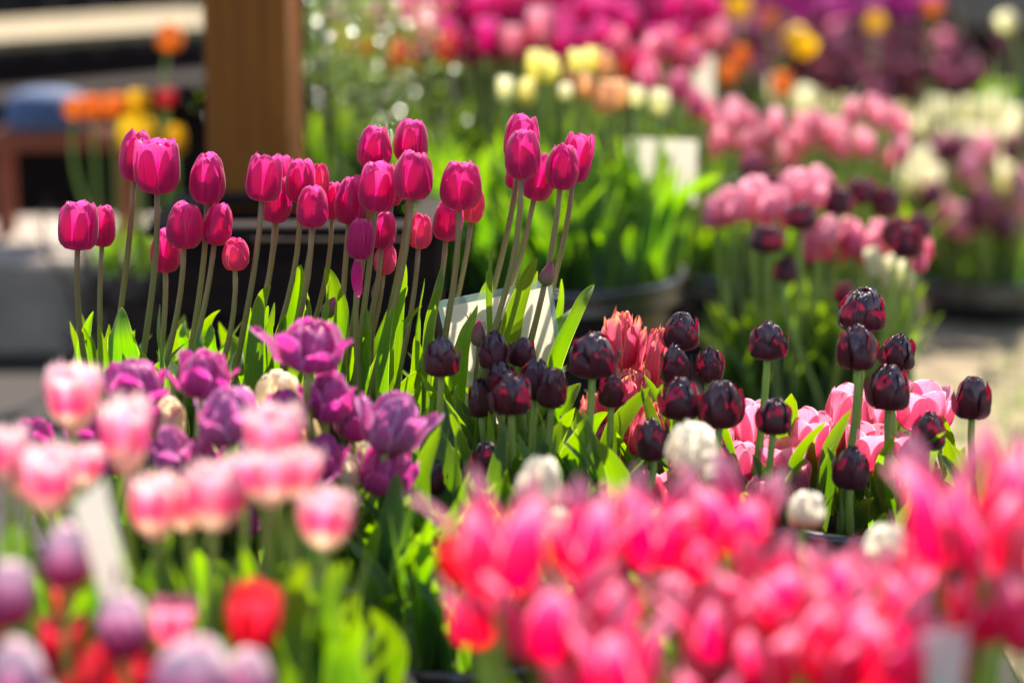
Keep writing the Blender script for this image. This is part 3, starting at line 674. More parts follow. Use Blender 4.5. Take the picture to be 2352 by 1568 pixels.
# leaves standing round their stems: tip, middle, foot, width (in the view), turn
lv = [((215, 715), (200, 770), (196, 850), 27, .2), ((190, 752), (198, 775), (215, 830), 16, -.3), ((277, 705), (272, 770), (282, 860), 64, .1), ((228, 745), (238, 795), (250, 850), 24, .9),
      ((367, 698), (360, 765), (368, 860), 36, 1.0), ((425, 737), (419, 775), (425, 830), 20, .2), ((505, 712), (470, 752), (455, 810), 34, .5), ((485, 745), (484, 785), (490, 850), 28, .2),
      ((460, 750), (459, 795), (465, 850), 22, -.2), ((427, 788), (388, 832), (362, 880), 24, .5), ((527, 758), (520, 800), (510, 860), 18, 1.0), ((573, 695), (565, 760), (578, 880), 26, .2),
      ((622, 656), (602, 720), (592, 900), 46, .4), ((616, 702), (606, 740), (608, 800), 20, 0), ((630, 695), (622, 740), (618, 800), 15, .2), ((691, 608), (678, 680), (674, 790), 46, .15),
      ((748, 613), (768, 665), (782, 790), 38, .3), ((782, 662), (788, 730), (776, 830), 42, -.3), ((560, 805), (562, 850), (578, 920), 32, 0), ((823, 790), (808, 850), (812, 930), 54, .2),
      ((917, 802), (878, 855), (842, 940), 56, .4), ((928, 592), (921, 650), (908, 770), 26, 0), ((934, 655), (897, 715), (866, 830), 42, .5), ((1016, 610), (1008, 670), (985, 790), 28, .4),
      ((968, 702), (938, 733), (915, 800), 18, .2), ((1131, 562), (1124, 620), (1122, 700), 20, .6), ((1128, 640), (1120, 672), (1112, 740), 40, .1), ((1232, 592), (1204, 665), (1172, 800), 52, .3),
      ((1234, 622), (1212, 700), (1193, 800), 30, -.2), ((1364, 653), (1322, 715), (1268, 840), 34, .5), ((1322, 702), (1284, 742), (1258, 830), 40, -.4), ((1096, 700), (1066, 770), (1046, 880), 48, .3),
      ((1242, 715), (1226, 750), (1215, 800), 15, .3), ((1396, 946), (1350, 992), (1305, 1090), 50, .4), ((1334, 880), (1300, 925), (1262, 1000), 50, -.3), ((888, 775), (874, 830), (862, 900), 30, .4),
      ((955, 770), (966, 850), (950, 960), 40, .8), ((1000, 700), (985, 760), (975, 860), 34, 1.0), ((905, 700), (880, 760), (868, 860), 40, .9), ((842, 705), (842, 760), (838, 850), 18, .4),
      ((700, 660), (708, 700), (712, 780), 16, .8), ((1010, 830), (1012, 900), (1000, 1000), 60, 1.0), ((1070, 890), (1095, 940), (1110, 1060), 60, .8), ((1180, 820), (1190, 900), (1196, 1000), 50, .6),
      ((760, 640), (752, 700), (750, 790), 20, .9), ((655, 720), (645, 780), (640, 880), 30, .6), ((1290, 640), (1288, 700), (1270, 800), 20, .4), ((975, 640), (960, 720), (955, 800), 20, .9)]
rl = random.Random(77)
byx = sorted(ROOTS.items())
for k, (tp, md, ft, wp, tn) in enumerate(lv):
    near = min(byx, key=lambda q: abs(q[1][1].x - at(ft[0], ft[1], 3.3).x)); r_, B = near[1]
    Y = 3.13 + rl.random() * .22
    b3 = at(*ft, Y + .02); b4 = Vector((b3.x * .5 + B.x * .5, B.y, B.z)); p = [b4, b3, at(*md, Y), at(tp[0], tp[1], Y + rl.uniform(-.03, .03))]
    kk = mpp(700, Y)
    sd_ = Vector((math.cos(tn), math.sin(tn) * rl.choice((-1, 1)), 0))
    d_ = leaf_data([q - B for q in p], wp * kk * (1.4 if tp[0] < 960 or tp[0] > 1300 else 1.1), sd_, rl.choice((-.5, .4, .3)), rl.uniform(.0, .09), rl.uniform(-.6, .6), rl, 8, 22)
    link("leaf", mesh("leaf", *d_[:2], M['leaf'], d_[2]), r_)

# ------------------------------------------------------------------ black double tulips
GB = "black double tulips"
blk = [
 (1013, 768, 862, 86, 2, 3.06, "black tulip furthest left, alone over a pale green stem"),
 (1133, 756, 848, 76, 2, 3.12, "egg shaped black tulip standing before the white card"),
 (1198, 770, 840, 66, 3, 3.14, "black tulip behind the cluster, right of the egg shaped one"),
 (1106, 862, 956, 64, -4, 3.10, "black tulip low at the left back of the five in a cluster"),
 (1150, 826, 900, 74, -3, 3.10, "black tulip just above and behind the reddest one of the cluster"),
 (1228, 818, 916, 90, 4, 3.06, "black tulip leaning out of the middle of the cluster"),
 (1266, 838, 936, 74, 4, 3.03, "black tulip at the right side of the cluster of five"),
 (1175, 848, 950, 104, -1, 2.98, "large black tulip glowing red, at the front of the cluster"),
 (1360, 755, 863, 118, 2, 3.04, "widest black tulip on two thick stems, left of the coral tulips"),
 (1404, 850, 932, 72, 3, 3.08, "small black tulip before the coral ones with a thin petal pointing up right"),
 (1562, 710, 800, 92, 3, 3.14, "highest black tulip of the middle group"),
 (1552, 783, 882, 80, -3, 3.10, "black tulip with a thin petal curling off its left side"),
 (1626, 792, 878, 70, 5, 3.12, "narrow black tulip with pointed red petals in the middle group"),
 (1562, 862, 962, 98, 0, 3.04, "round black tulip directly above the cream and blush bud"),
 (1652, 868, 981, 108, 4, 3.02, "big black tulip at the lower right of the middle group"),
 (1500, 952, 1056, 84, -5, 3.00, "black tulip left of the cream and blush bud"),
 (1762, 732, 824, 93, 2, 3.10, "black tulip standing alone before the blurred green leaves"),
 (1775, 908, 996, 88, 5, 3.00, "round black tulip below the lone one"),
 (1980, 656, 760, 116, 0, 3.16, "highest black tulip of all, opening like a small peony"),
 (2056, 760, 846, 88, 8, 3.14, "black tulip with a red petal pointing out to the right"),
 (1969, 740, 847, 96, -2, 3.05, "smooth black tulip right under the highest one"),
 (2040, 832, 939, 107, 1, 3.08, "black tulip with a purple fringed crown below the right pair"),
 (2232, 858, 959, 96, 0, 3.06, "black tulip furthest right, against the pale path"),
 (2130, 937, 1032, 82, 4, 3.00, "black tulip left of and below the rightmost one"),
 (1953, 1020, 1122, 88, 2, 3.00, "low black tulip between the green stems on the right"),
 (1115, 1008, 1087, 76, 3, 2.98, "low black tulip with an orange fleck left of the first cream bud"),
 (985, 1050, 1131, 74, 8, 2.96, "low black tulip touching the magenta purple one"),
]
for i, (x, a, b, wp, ti, Y, lab) in enumerate(blk):
    tulip('black', x, a, b, wp, Y, lab, GB, lean=rnd.uniform(-.02, .015), tilt=ti, leaves=1, stem='stem', srad=.0047, var=i * 3 + 1, leafh=.14, leafmat='leafdark')

# ------------------------------------------------------------------ the other beds near the focus
STUFF = []
def bed(rows, kind, group, what, stuff=False, **kw):
    rows = sorted(rows, key=lambda r: r[0]); n = len(rows); dY = {'hot': .22, 'violetwhite': .14, 'red': .14, 'fringe': .08}.get(kind, 0)
    for i, r in enumerate(rows):
        x, a, b, wp, ti, Y = r[:6]
        Y += dY; wp = wp * {'purple': 1.12, 'fringe': 1.10, 'pink': 1.08}.get(kind, 1)
        kd = r[6] if len(r) > 6 and r[6] else kind
        lab = r[7] if len(r) > 7 else f"{what}, {orank(i, n)}"
        r_, B = tulip(kd, x, a, b, wp, Y, lab, group, tilt=ti, var=i, **kw)
        if stuff: STUFF.append(r_)
bed([(710, 725, 850, 176, 6, 2.86, None, "large purple double tulip, highest of the purple ones, petals spread"), (463, 797, 912, 136, 10, 2.84, None, "purple tulip with a ragged crown below the small rose one"),
     (306, 820, 925, 150, 4, 2.80), (526, 880, 1015, 150, 0, 2.74, 'lilacp', "frilly lilac tulip between two pink fringed ones in the left middle"), (750, 845, 966, 132, 6, 2.88, None, "purple tulip right below the largest purple one"),
     (888, 883, 1034, 176, 14, 2.82, 'lilacp', "big lilac purple tulip leaning right toward the black ones"), (886, 1005, 1134, 136, 5, 2.84, None, "bright magenta purple round tulip right of the cream one"),
     (396, 968, 1080, 130, 0, 2.74, 'lilacp'), (90, 950, 1050, 70, 0, 2.8), (205, 940, 1040, 100, 0, 2.82), (655, 888, 990, 110, 0, 2.84), (690, 1025, 1150, 120, 8, 2.78, 'lilacp'),
     (566, 1140, 1232, 70, 0, 2.78, None, "small dark purple tulip under the fringed pinks"), (640, 955, 1050, 90, 0, 2.8), (60, 955, 1050, 60, 0, 2.84), (580, 930, 1030, 110, 5, 2.86), (350, 890, 990, 110, -4, 2.84), (810, 900, 1010, 100, 6, 2.9), (455, 1000, 1100, 110, 0, 2.78), (250, 1000, 1090, 90, 0, 2.8), (740, 990, 1100, 110, 4, 2.82)],
    'purple', "purple double tulips", "purple double tulip of the left bed", leaves=2, leafh=.2)
bed([(640, 846, 930, 108, 0, 2.94, None, "cream tulip tucked under the largest purple one"), (386, 905, 1000, 84, 4, 2.84), (795, 1030, 1128, 78, -3, 2.84, None, "cream yellow tulip left of the bright magenta purple one"),
     (700, 950, 1040, 80, 0, 2.90), (832, 1005, 1075, 60, 0, 2.92), (560, 885, 960, 70, 0, 2.9), (470, 1000, 1080, 60, 0, 2.8)], 'cream', "cream double tulips", "cream double tulip in the purple bed", leaves=1, leafh=.18)
bed([(1945, 880, 1010, 108, 4, 3.22, None, "light pink tulip with tall pointed petals behind the tall green stems"), (2108, 875, 990, 128, 4, 3.20, None, "broad light pink tulip behind the upper right black tulips"), (2160, 900, 985, 60, 8, 3.24),
     (1725, 912, 1035, 84, -3, 3.22), (1850, 935, 1075, 96, 4, 3.16), (1790, 1000, 1120, 120, 0, 3.12), (1905, 955, 1040, 80, 6, 3.2), (1980, 965, 1085, 110, 6, 3.14), (2045, 985, 1100, 84, 4, 3.14),
     (1662, 975, 1075, 60, -5, 3.16), (2085, 1080, 1200, 90, 5, 3.1), (1825, 1050, 1150, 80, -5, 3.1), (1510, 1060, 1160, 90, 0, 3.1), (1885, 1000, 1090, 70, 0, 3.18), (1755, 1090, 1180, 80, 0, 3.05), (1700, 1010, 1100, 70, 5, 3.14),
     (2010, 910, 1000, 70, -6, 3.26), (2120, 1150, 1250, 70, 5, 3.06)],
    'pink', "light pink tulips on the right", "light pink tulip behind the right black ones", leaves=1, leafh=.2)
bed([(1425, 702, 845, 92, 3, 3.32, None, "highest coral parrot tulip with an orange ruffled crown"), (1492, 738, 885, 86, 8, 3.30, None, "coral tulip with yellow green base right of the highest coral one"), (1440, 830, 950, 96, 5, 3.26), (1380, 880, 1000, 80, -5, 3.28), (1468, 912, 1045, 100, 12, 3.16),
     (1405, 960, 1060, 90, 0, 3.24), (1360, 900, 980, 60, 0, 3.34), (1460, 790, 880, 60, 0, 3.36), (1395, 1010, 1090, 60, 0, 3.2)], 'coral', "coral parrot tulips", "coral parrot tulip behind the middle black ones", leaves=1, leafh=.17)
bed([(170, 822, 990, 122, 2, 2.42, None, "fringed pink tulip, sharpest and highest of the left foreground"), (290, 885, 1090, 116, 0, 2.24, None, "tall pale fringed tulip right of the sharpest one"), (22, 955, 1128, 84, 2, 2.2), (112, 1005, 1185, 118, 2, 2.16),
     (196, 1010, 1120, 80, 6, 2.3), (358, 1070, 1238, 116, 0, 2.2), (490, 1050, 1218, 138, 4, 2.2), (632, 915, 1070, 132, 0, 2.26), (615, 1000, 1162, 150, 3, 2.2), (744, 1112, 1262, 124, 4, 2.2, None, "fringed pink tulip furthest right, alone above green leaves"),
     (560, 1030, 1150, 90, 0, 2.3), (60, 1010, 1150, 90, -3, 2.24), (430, 1090, 1220, 100, -3, 2.24), (680, 1010, 1150, 100, 6, 2.28)], 'fringe', "fringed pink tulips", "blurred fringed pink tulip of the left foreground", leaves=2, leafh=.24, srad=.0042)
bed([(1236, 1040, 1175, 112, 0, 2.55, None, "cream bud rising between the low black tulip and the hot pink ones"), (1590, 958, 1085, 124, 0, 2.66, None, "large cream and blush bud in front of the black tulips"), (1845, 1122, 1210, 90, 8, 2.6, None, "small cream bud with an orange hollow, left of the green stems"),
     (2034, 1195, 1290, 112, 6, 2.45, None, "cream bud with green base at the foot of the green stems"), (1278, 1160, 1240, 80, 0, 2.5), (1640, 1060, 1110, 50, 0, 2.6), (1930, 1290, 1360, 90, 0, 2.4)],
    'whitepink', "cream buds", "small cream bud among the hot pink tulips", leaves=1, leafh=.16)
bed([(1150, 1080, 1365, 357, 0, 1.88, None, "hot pink tulip furthest left, its petals flung wide open"), (1345, 1080, 1340, 286, 0, 1.92), (1500, 1070, 1305, 271, 2, 1.98, None, "hot pink tulip with three upright pointed petals below the cream and blush bud"),
     (1242, 1280, 1520, 341, 4, 1.82), (1420, 1375, 1620, 299, 0, 1.76, None, "hot pink tulip cut by the bottom edge under the left group"), (1680, 1065, 1260, 299, 4, 1.96), (1600, 1160, 1330, 203, 0, 2.0), (1765, 1225, 1430, 312, -5, 1.88), (1855, 1310, 1540, 312, 5, 1.82),
     (2010, 1330, 1580, 341, 8, 1.8), (2165, 1000, 1300, 312, -2, 1.86, None, "tall hot pink tulip on the right with a smooth red cup"), (2310, 955, 1230, 232, 5, 1.9, None, "hot pink tulip cut by the right edge, highest of the foreground"), (2240, 1290, 1470, 258, 6, 1.84),
     (2345, 1260, 1500, 176, 0, 1.8), (1630, 1460, 1680, 271, -4, 1.8), (1560, 1320, 1420, 162, 0, 1.98, 'pink'), (1380, 1260, 1480, 271, 6, 1.88), (1950, 1250, 1400, 203, 0, 1.96), (1760, 1380, 1600, 271, 0, 1.8), (2110, 1180, 1330, 176, 8, 1.98), (1060, 1230, 1340, 108, -6, 2.0, 'red'), (1100, 1300, 1480, 205, -4, 1.9), (1920, 1400, 1600, 266, 0, 1.8), (2260, 1100, 1320, 254, 0, 1.84), (1320, 1450, 1650, 242, 0, 1.8), (1640, 1310, 1520, 253, -4, 1.84), (2150, 1390, 1600, 242, 0, 1.82), (1930, 1230, 1430, 220, 4, 1.92), (2080, 1250, 1450, 209, -3, 1.9), (2290, 1150, 1360, 220, 5, 1.88)],
    'hot', "hot pink pointed tulips in the foreground", "hot pink pointed tulip of the right foreground", leaves=1, leafh=.2, srad=.0045)
bed([(152, 1185, 1345, 122, 4, 1.98, None, "closed violet tulip with white top before the tilted label"), (18, 1270, 1435, 112, 4, 1.92), (286, 1348, 1512, 120, 2, 1.92, None, "closed violet tulip with white top in the middle of the lower left"), (436, 1448, 1640, 190, 8, 1.8), (568, 1480, 1640, 120, 4, 1.86), (30, 1455, 1640, 150, 6, 1.84), (100, 1560, 1700, 100, 0, 1.84)],
    'violetwhite', "closed violet and white tulips", "closed violet and white tulip, lower left corner", leaves=1, leafh=.17)
bed([(580, 1332, 1502, 136, 4, 1.98, None, "open red tulip with dark green centre beside the big bright leaf"), (140, 1400, 1560, 110, 4, 2.02), (250, 1470, 1640, 130, 0, 1.94), (335, 1490, 1640, 110, 0, 1.98), (396, 1368, 1480, 116, 4, 2.02, 'pink', "pale pink double tulip right of the middle violet one"), (146, 1340, 1410, 60, 0, 2.08), (10, 1400, 1520, 50, 0, 2.0), (190, 1540, 1700, 100, 0, 1.9)],
    'red', "red tulips of the lower left corner", "red tulip in the lower left corner", leaves=1, leafh=.17)

# broad bright leaves in the lower left foreground, each a leaf of the fringed or red tulip beside it
fg = [r for r, x, y, Y, k in ALL if k == 'fringe']
bigl = [((612, 1180), (618, 1280), (640, 1420), 68, 2.12), ((698, 1290), (662, 1420), (655, 1590), 118, 2.05), ((800, 1290), (742, 1420), (728, 1590), 90, 2.1), ((836, 1420), (790, 1500), (790, 1610), 110, 2.02),
        ((340, 1210), (375, 1290), (400, 1400), 46, 2.15), ((392, 1170), (372, 1260), (330, 1380), 44, 2.2), ((232, 1240), (262, 1330), (270, 1430), 66, 2.1), 
        ((30, 1150), (25, 1260), (30, 1400), 56, 2.15), ((560, 1260), (575, 1340), (560, 1450), 50, 2.2), ((470, 1290), (500, 1360), (520, 1480), 40, 2.2), ((430, 1250), (440, 1330), (440, 1460), 50, 2.25)]
for k, (tp, md, ft, wp, Y) in enumerate(bigl):
    Y += .16
    b3 = at(*ft, Y); r_ = min(fg, key=lambda r: (r.location - b3).length); B = r_.location
    p = [b3 - Vector((0, 0, .05)), b3, at(*md, Y), at(*tp, Y + rl.uniform(-.03, .03))]
    d_ = leaf_data([q - B for q in p], wp * mpp(1300, Y) * 1.0, Vector((1, rl.uniform(-.5, .5), 0)), rl.choice((-.3, .3)), rl.uniform(.01, .05), rl.uniform(-.3, .3), rl, 8, 20)
    link("leaf", mesh("leaf", *d_[:2], M['leaf'], d_[2]), r_)

# ------------------------------------------------------------------ beds in the distance
rb = random.Random(21)
def mass(kinds, n, x0, x1, yf, wpx, Y0, Y1, group, what, asp=1.3, leaves=1, srad=.004, leafh=.22, jy=25, stuff=False):
    rows = []
    for i in range(n):
        x = x0 + (x1 - x0) * (i + rb.uniform(.1, .9)) / n; f = (x - x0) / (x1 - x0)
        y = yf(f) + rb.uniform(-jy, jy); wq = wpx * rb.uniform(.85, 1.15); Y = rb.uniform(Y0, Y1)
        rows.append((x, y, y + wq * asp, wq, rb.gauss(0, 7), Y, rb.choice(kinds)))
    bed(rows, kinds[0], group, what, leaves=leaves, leafh=leafh, srad=srad, stuff=stuff)
FM = 'far_magenta'
G1 = "magenta tulips of the back row"
mass([FM], 22, 930, 1640, lambda f: -35, 58, 6.2, 6.6, G1, "blurred magenta tulip of the back row, upper tier", 1.35, stuff=True)
mass([FM], 24, 935, 1650, lambda f: 5, 58, 6.3, 6.6, G1, "x", 1.35, stuff=True)
mass([FM], 22, 950, 1650, lambda f: 70, 56, 6.2, 6.5, G1, "x", 1.35, stuff=True, jy=35)
mass([FM, FM, FM, 'far_lightpink'], 11, 945, 1660, lambda f: 25 + f * 15, 60, 6.0, 6.3, G1, "blurred magenta tulip of the back row, middle tier", 1.35, stuff=True)
mass([FM, 'far_red', FM, 'far_lightpink'], 8, 1010, 1640, lambda f: 60 + 45 * f, 54, 5.9, 6.2, G1, "blurred magenta tulip of the back row, lower tier", 1.4, stuff=True)
bed([(1160, 172, 235, 42, 0, 5.0, 'far_white'), (1210, 178, 240, 44, 0, 5.0, 'far_lemon'), (1235, 110, 190, 62, 0, 5.1, 'far_lemon'), (1262, 128, 190, 50, 0, 5.1, 'far_lemon'), (1325, 112, 180, 46, 0, 5.1, 'far_lemon'), (1362, 105, 165, 44, 0, 5.15, 'far_lemon'), (1392, 120, 180, 44, 0, 5.1, 'far_peach'),
     (1318, 150, 210, 42, 0, 5.1, 'far_peach'), (1345, 165, 225, 44, 0, 5.0, 'far_peach'), (1385, 180, 260, 56, 6, 4.95, 'far_peach'), (1420, 180, 250, 52, -4, 5.0, 'far_peach'), (1462, 195, 245, 42, 0, 4.95, 'far_white'), (1515, 200, 265, 50, 0, 4.95, 'far_white'), (1300, 190, 230, 36, 0, 5.0, 'far_white')],
    'far_white', "cream, lemon and white tulips over the green tub", "blurred pale tulip over the big green tub", leaves=1, leafh=.34)
bed([(1490, 130, 200, 50, 0, 5.7), (1560, 160, 230, 60, 0, 5.6), (1600, 200, 270, 46, 0, 5.6), (1475, 160, 215, 40, 0, 5.6), (1590, 90, 160, 60, 0, 5.9), (1530, 60, 130, 60, 0, 5.9), (1420, 60, 140, 50, 0, 5.9)], 'far_pink', "pink double tulips above the far white card", "blurred pink double tulip above the far white card", leaves=0)
mass(['far_lightpink'], 26, 1615, 2080, lambda f: 255, 40, 5.4, 5.8, "narrow light pink tulips in a row", "narrow blurred light pink tulip of the long row, upper tier", 1.6, jy=42, stuff=True)
mass(['far_lightpink'], 13, 1640, 2090, lambda f: 310, 40, 5.3, 5.6, "narrow light pink tulips in a row", "narrow blurred light pink tulip of the long row, lower tier", 1.6, jy=38, stuff=True)
mass(['far_white'], 12, 1780, 2330, lambda f: 175 + 50 * f, 58, 7.3, 7.7, "tall white tulips in a row", "tall blurred white tulip of the far row, upper tier", 1.9, jy=20, stuff=True)
mass(['far_white'], 24, 1960, 2330, lambda f: 235 + 50 * f, 48, 7.1, 7.5, "tall white tulips in a row", "tall blurred white tulip of the far row, lower tier", 1.9, jy=22, stuff=True)
G2 = "maroon and mauve tulips at the back"
mass(['far_pink', 'far_black', 'far_mauve', 'far_black'], 30, 1660, 2230, lambda f: 40 + 45 * f, 58, 8.4, 8.7, G2, "blurred mauve tulip of the back bed, upper tier", 1.1, leaves=0, stuff=True)  # pink heads mixed in stand for highlights on the dark ones
mass(['far_mauve', 'far_black', 'far_black'], 34, 1680, 2240, lambda f: 95 + 25 * f, 58, 8.2, 8.5, G2, "blurred maroon tulip of the back bed, middle tier", 1.1, leaves=0, stuff=True)
mass(['far_mauve', 'far_black', 'far_black'], 26, 1700, 2240, lambda f: 145 + 10 * f, 56, 8.0, 8.3, G2, "blurred maroon tulip of the back bed, lower tier", 1.1, leaves=0, stuff=True)
mass(['far_mauve', 'far_black', 'far_black'], 16, 1850, 2250, lambda f: 160, 50, 7.0, 7.2, G2, 'x', 1.1, leaves=0, stuff=True, jy=28)
mass(['far_violet', 'far_violet', 'far_lilacp'], 20, 1700, 2160, lambda f: -20, 55, 9.3, 9.7, "violet tulips at the top edge", "blurred violet tulip at the top edge", 1.2, leaves=0, stuff=True)
bed([(1815, 55, 118, 84, 60, 7.0, 'far_yellow', "yellow tulip leaning over in the maroon bed"), (1700, 105, 160, 44, 0, 7.0, 'far_orange', "orange tulip left of the yellow one"), (1672, 140, 195, 44, 0, 6.9, 'far_orange'), (1795, 165, 220, 52, 0, 6.8, 'far_orange'), (1768, 20, 60, 40, 0, 8, 'far_orange'), (2010, 30, 70, 44, 0, 8, 'far_yellow'),
     (2140, -5, 35, 44, 0, 8, 'far_orange'), (1700, -10, 40, 60, 0, 7.6, 'far_yellow')], 'far_orange', "yellow and orange tulips among the maroon", "blurred orange or yellow tulip among the maroon ones", leaves=0)
mass(['far_palepink'], 11, 1635, 1900, lambda f: 435 - 50 * f, 80, 4.5, 4.75, "pink double tulips in the middle distance", "blurred pink double tulip, left middle distance patch", 1.15, jy=22, leaves=2, leafh=.2)
mass(['far_palepink', 'far_pink'], 10, 1850, 2120, lambda f: 495 + 40 * f, 70, 4.5, 4.7, "pink double tulips in the middle distance", "blurred pink double tulip, right middle distance patch", 1.2, jy=25, leaves=2, leafh=.2)
bed([(1730, 344, 408, 64, 0, 4.78, 'far_mauve'), (1840, 459, 528, 76, 0, 4.43), (1762, 509, 578, 89, 0, 4.38), (1925, 424, 493, 76, 0, 4.58), (1980, 404, 468, 70, 0, 4.68), (2035, 424, 498, 70, 0, 4.68), (2060, 494, 568, 76, 0, 4.38), (2085, 514, 593, 76, 0, 4.28), (1805, 584, 648, 56, 0, 4.38), (1910, 414, 478, 64, 0, 4.68), (1938, 644, 698, 46, 0, 4.28), (2110, 484, 548, 64, 0, 4.48), (1780, 394, 448, 64, 0, 4.68)],
    'far_black', "maroon tulips in the middle distance", "blurred maroon tulip in the middle distance", leaves=1, leafh=.18)
bed([(2045, 575, 665, 46, -10, 4.5, 'far_white'), (2085, 590, 670, 46, -14, 4.45, 'far_white'), (2010, 560, 640, 40, -10, 4.5, 'far_white'), (2108, 560, 625, 40, 4, 4.4, 'far_pink')], 'far_white', "white tulips in the middle distance", "blurred white tulip below the maroon tulips", leaves=1, leafh=.16)
mass(['far_palepink', 'far_mauve', 'far_white'], 20, 2080, 2350, lambda f: 340, 56, 6.6, 7.1, "dull pink tulips at the right edge", "blurred dull pink tulip at the right edge, upper tier", 1.3, jy=50, stuff=True)
mass(['far_mauve', 'far_palepink', 'far_black'], 16, 2140, 2350, lambda f: 440, 56, 6.5, 6.9, "dull pink tulips at the right edge", "blurred dull pink tulip at the right edge, lower tier", 1.3, jy=40, stuff=True)
bed([(2320, 22, 75, 50, -25, 6.6, 'far_white', "single white tulip before the grey wall at the top right"), (2298, 70, 130, 40, 0, 6.6, 'far_mauve', "single mauve tulip before the grey wall at the top right")], 'far_white', "tulips at the top right corner", "", leaves=1)
bed([(385, 50, 118, 64, 10, 6.1, 'far_orange', "single orange tulip hanging high beside the timber post"), (170, 222, 275, 60, 10, 6.0), (215, 218, 272, 60, 0, 6.05), (262, 215, 268, 56, 0, 6.0), (318, 205, 262, 60, 0, 6.0, 'far_yellow', "yellow tulip at the right end of the orange ones"), (318, 262, 355, 92, 0, 5.9, 'far_yellow', "large yellow tulip behind the tall left magenta pair"),
     (404, 285, 355, 46, 0, 6.0, 'far_yellow', "narrow yellow tulip right of the large yellow one"), (382, 205, 245, 48, 0, 6.1, 'far_red', "small red tulip left of the timber post")], 'far_orange', "orange and yellow tulips on the left", "blurred orange tulip under the grey board", leaves=1, leafh=.2)
bed([(912, 82, 190, 56, 0, 6.2, 'far_red', "tall blurred red tulip left of the back magenta row"), (800, 62, 130, 54, 0, 6.2), (845, 70, 135, 54, 0, 6.2), (770, 0, 60, 50, 0, 6.3, 'far_lilacp'), (815, -10, 50, 60, 0, 6.4, 'far_lilacp'), (870, 0, 70, 66, 0, 6.3, 'far_lilacp'), (905, -20, 50, 54, 0, 6.4, 'far_lilacp')], 'far_orange', "lilac, orange and red tulips left of the back row", "blurred lilac or orange tulip left of the back row", leaves=1)

# the smallest far tulips, past the three hundred that show largest, as one object
bpy.context.view_layer.update()
V = []; F = []; U = []; MI = []; mats = []
for rt in STUFF:
    for ch in list(rt.children):
        me = ch.data; mw = ch.matrix_world; n = len(V); mt = me.materials[0]
        if mt not in mats: mats.append(mt)
        mi = mats.index(mt); V += [mw @ v.co for v in me.vertices]
        uu = np.zeros((len(me.vertices), 2)); li = [l.vertex_index for l in me.loops]; ud = np.zeros(len(me.loops) * 2); me.uv_layers[0].data.foreach_get("uv", ud); uu[li] = ud.reshape(-1, 2); U += list(uu)
        for p_ in me.polygons: F.append(tuple(i + n for i in p_.vertices)); MI.append(mi)
        bpy.data.objects.remove(ch)
    bpy.data.objects.remove(rt)
me = mesh("tulip_mass", V, F, None, U)
for mt in mats: me.materials.append(mt)
me.polygons.foreach_set("material_index", MI)
tag(link("tulip_mass", me), "mass of small blurred tulips in the farthest beds at the top and right", "tulip mass", None, "stuff")

# ------------------------------------------------------------------ cards and labels
def card_mat():
    m, t, N, L = nodes("white card")
    p = N("ShaderNodeBsdfPrincipled"); p.inputs["Base Color"].default_value = C(238, 234, 226); p.inputs["Roughness"].default_value = .45
    tr = N("ShaderNodeBsdfTranslucent"); tr.inputs[0].default_value = C(245, 240, 228)
    mx = N("ShaderNodeMixShader"); mx.inputs[0].default_value = .5; L(p.outputs[0], mx.inputs[1]); L(tr.outputs[0], mx.inputs[2])
    o = N("ShaderNodeOutputMaterial"); L(mx.outputs[0], o.inputs[0]); return m
def film_mat():
    m, t, N, L = nodes("laminating film")
    p = N("ShaderNodeBsdfPrincipled"); p.inputs["Base Color"].default_value = C(205, 225, 218); p.inputs["Roughness"].default_value = .18
    tr = N("ShaderNodeBsdfTransparent"); mx = N("ShaderNodeMixShader"); mx.inputs[0].default_value = .55; L(p.outputs[0], mx.inputs[1]); L(tr.outputs[0], mx.inputs[2])
    o = N("ShaderNodeOutputMaterial"); L(mx.outputs[0], o.inputs[0]); return m
M['card'] = card_mat(); M['film'] = film_mat()
M['stick'] = solid("wooden stick", C(180, 150, 110), C(150, 120, 84), 20, .7, .3, .2, .002, (9, 9, 1))
M['ink'] = solid("grey ink", C(176, 170, 160), C(168, 162, 150), 5, .8, .1, 0)
def quad_slab(q, th_=.0006):
    n = (q[1] - q[0]).cross(q[3] - q[0]).normalized() * th_ / 2
    V = [p - n for p in q] + [p + n for p in q]
    return V, [(0, 1, 2, 3), (7, 6, 5, 4), (0, 4, 5, 1), (1, 5, 6, 2), (2, 6, 7, 3), (3, 7, 4, 0)]
def card(px, Y, label, film=True, dy=None, stick=None, bz=.4, inset=.05):
    dy = dy or [0] * 4
    q = [at(x, y, Y + d) for (x, y), d in zip(px, dy)]
    c = sum(q, Vector()) / 4; b = Vector((c.x, c.y, bz)); t = tag(empty("plant_label", b), label, "label card")
    def ins(f): return [p + (c - p) * f for p in q]
    k = ins(inset) if film else q
    k[0] = k[0] + Vector((0, 0, 0)); V, F = quad_slab([p - b for p in k]); link("card", mesh("card", V, F, M['card'], smooth=False), t)
    if film:
        f0 = [p - b for p in q]; f1 = [p - b for p in k]; m = MB()
        for i in range(4):
            j = (i + 1) % 4; V, F = quad_slab([f0[i], f0[j], f1[j], f1[i]], .0004); m.add(V, F)
        m.build("film_edge", M['film'], t)
    m = MB(); lo = (q[2] + q[3]) / 2; m.bar((lo - b) + Vector((0, .004, .03)), Vector((lo.x - b.x, .004, 0)), .006, .003); m.build("stick", M['stick'], t)
    return t, b
t, b = card([(1003, 692), (1266, 640), (1318, 1010), (1085, 1060)], 3.30, "laminated white label card leaning among the magenta stems, the sun shining through", True, [-.05, -.05, .06, .06], inset=.085)
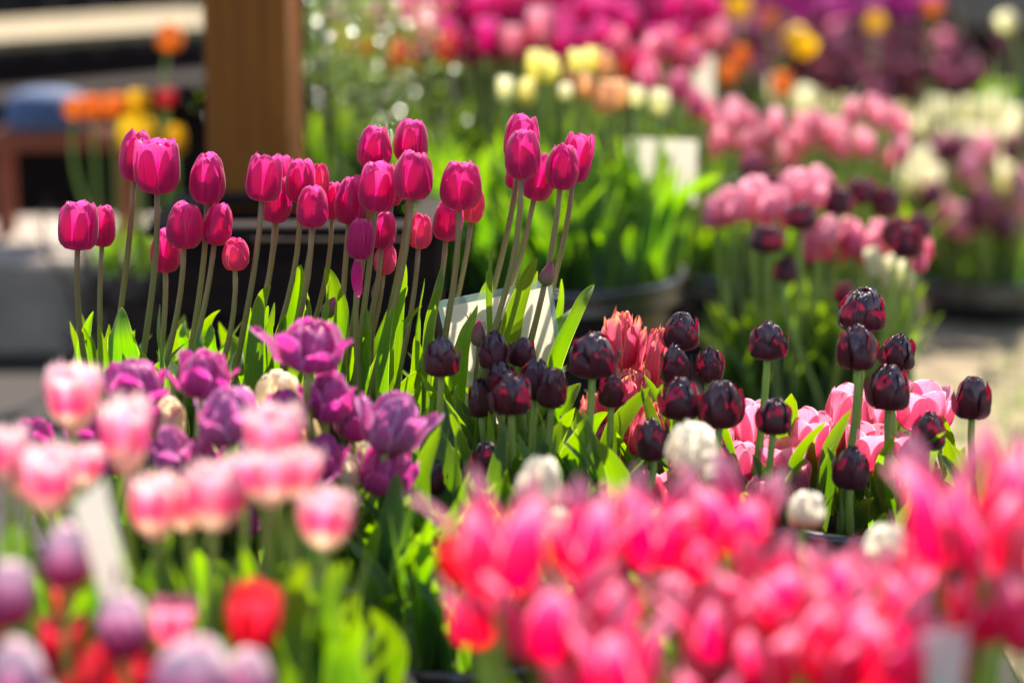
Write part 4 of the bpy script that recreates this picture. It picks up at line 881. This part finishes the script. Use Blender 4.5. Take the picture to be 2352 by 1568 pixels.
def text(body, px, Y, size, parent, base, mat, rot=0.0):
    cu = bpy.data.curves.new("lettering", 'FONT'); cu.body = body; cu.size = size; cu.extrude = .0001; cu.materials.append(mat)
    o0 = bpy.data.objects.new("lettering", cu); COL.objects.link(o0); bpy.context.view_layer.update(); me_ = bpy.data.meshes.new_from_object(o0.evaluated_get(bpy.context.evaluated_depsgraph_get())); bpy.data.objects.remove(o0); o = bpy.data.objects.new('lettering', me_); COL.objects.link(o); o.parent = parent; o.location = at(*px, Y) - base; o.rotation_euler = (R(90 - 4), rot, 0); return o
text("flod", (1106, 760), 3.268, .017, t, b, M['ink'], R(-11))
text("V", (1068, 738), 3.262, .02, t, b, M['ink'], R(-11))
card([(1442, 318), (1602, 322), (1598, 470), (1440, 462)], 5.05, "blurred white label card standing beside the big green tub", False, bz=.4)
card([(165, 1160), (240, 1095), (292, 1330), (250, 1420)], 2.12, "pale crooked label card behind the closed violet tulips", False, [0, 0, -.03, -.03], bz=.36)
card([(2120, 1450), (2225, 1440), (2205, 1600), (2130, 1620)], 2.0, "grey white label card in the lower right under the hot pink tulips", False, bz=.36)
card([(2040, 985), (2110, 1000), (2105, 1120), (2050, 1110)], 3.36, "pale label card behind the light pink tulips on the right", False, bz=.4)
card([(1592, 130), (1640, 128), (1640, 250), (1590, 250)], 6.0, "narrow grey label card far behind the light pink row", False, bz=.44)

# grass and small things on the path, far right
r = random.Random(4); V = []; F = []
for k in range(5200):
    cx_, cy_ = r.choice([(1.55, 5.6), (1.9, 6.6), (1.35, 4.9), (2.2, 5.9)]); x = cx_ + r.gauss(0, .22); y = cy_ + r.gauss(0, .3); h = r.uniform(.02, .05); a = r.uniform(0, 6.28); n = len(V)
    dx, dy_ = math.cos(a) * .003, math.sin(a) * .003
    V += [(x - dx, y - dy_, 0.003), (x + dx, y + dy_, 0.003), (x + r.uniform(-.02, .02), y + r.uniform(-.02, .02), h)]; F.append((n, n + 1, n + 2))
tag(link("grass", mesh("grass", V, F, M['leaf'], [(.5, .3)] * len(V))), "thin tufts of grass on the pale path at the right", "grass", None, "stuff")
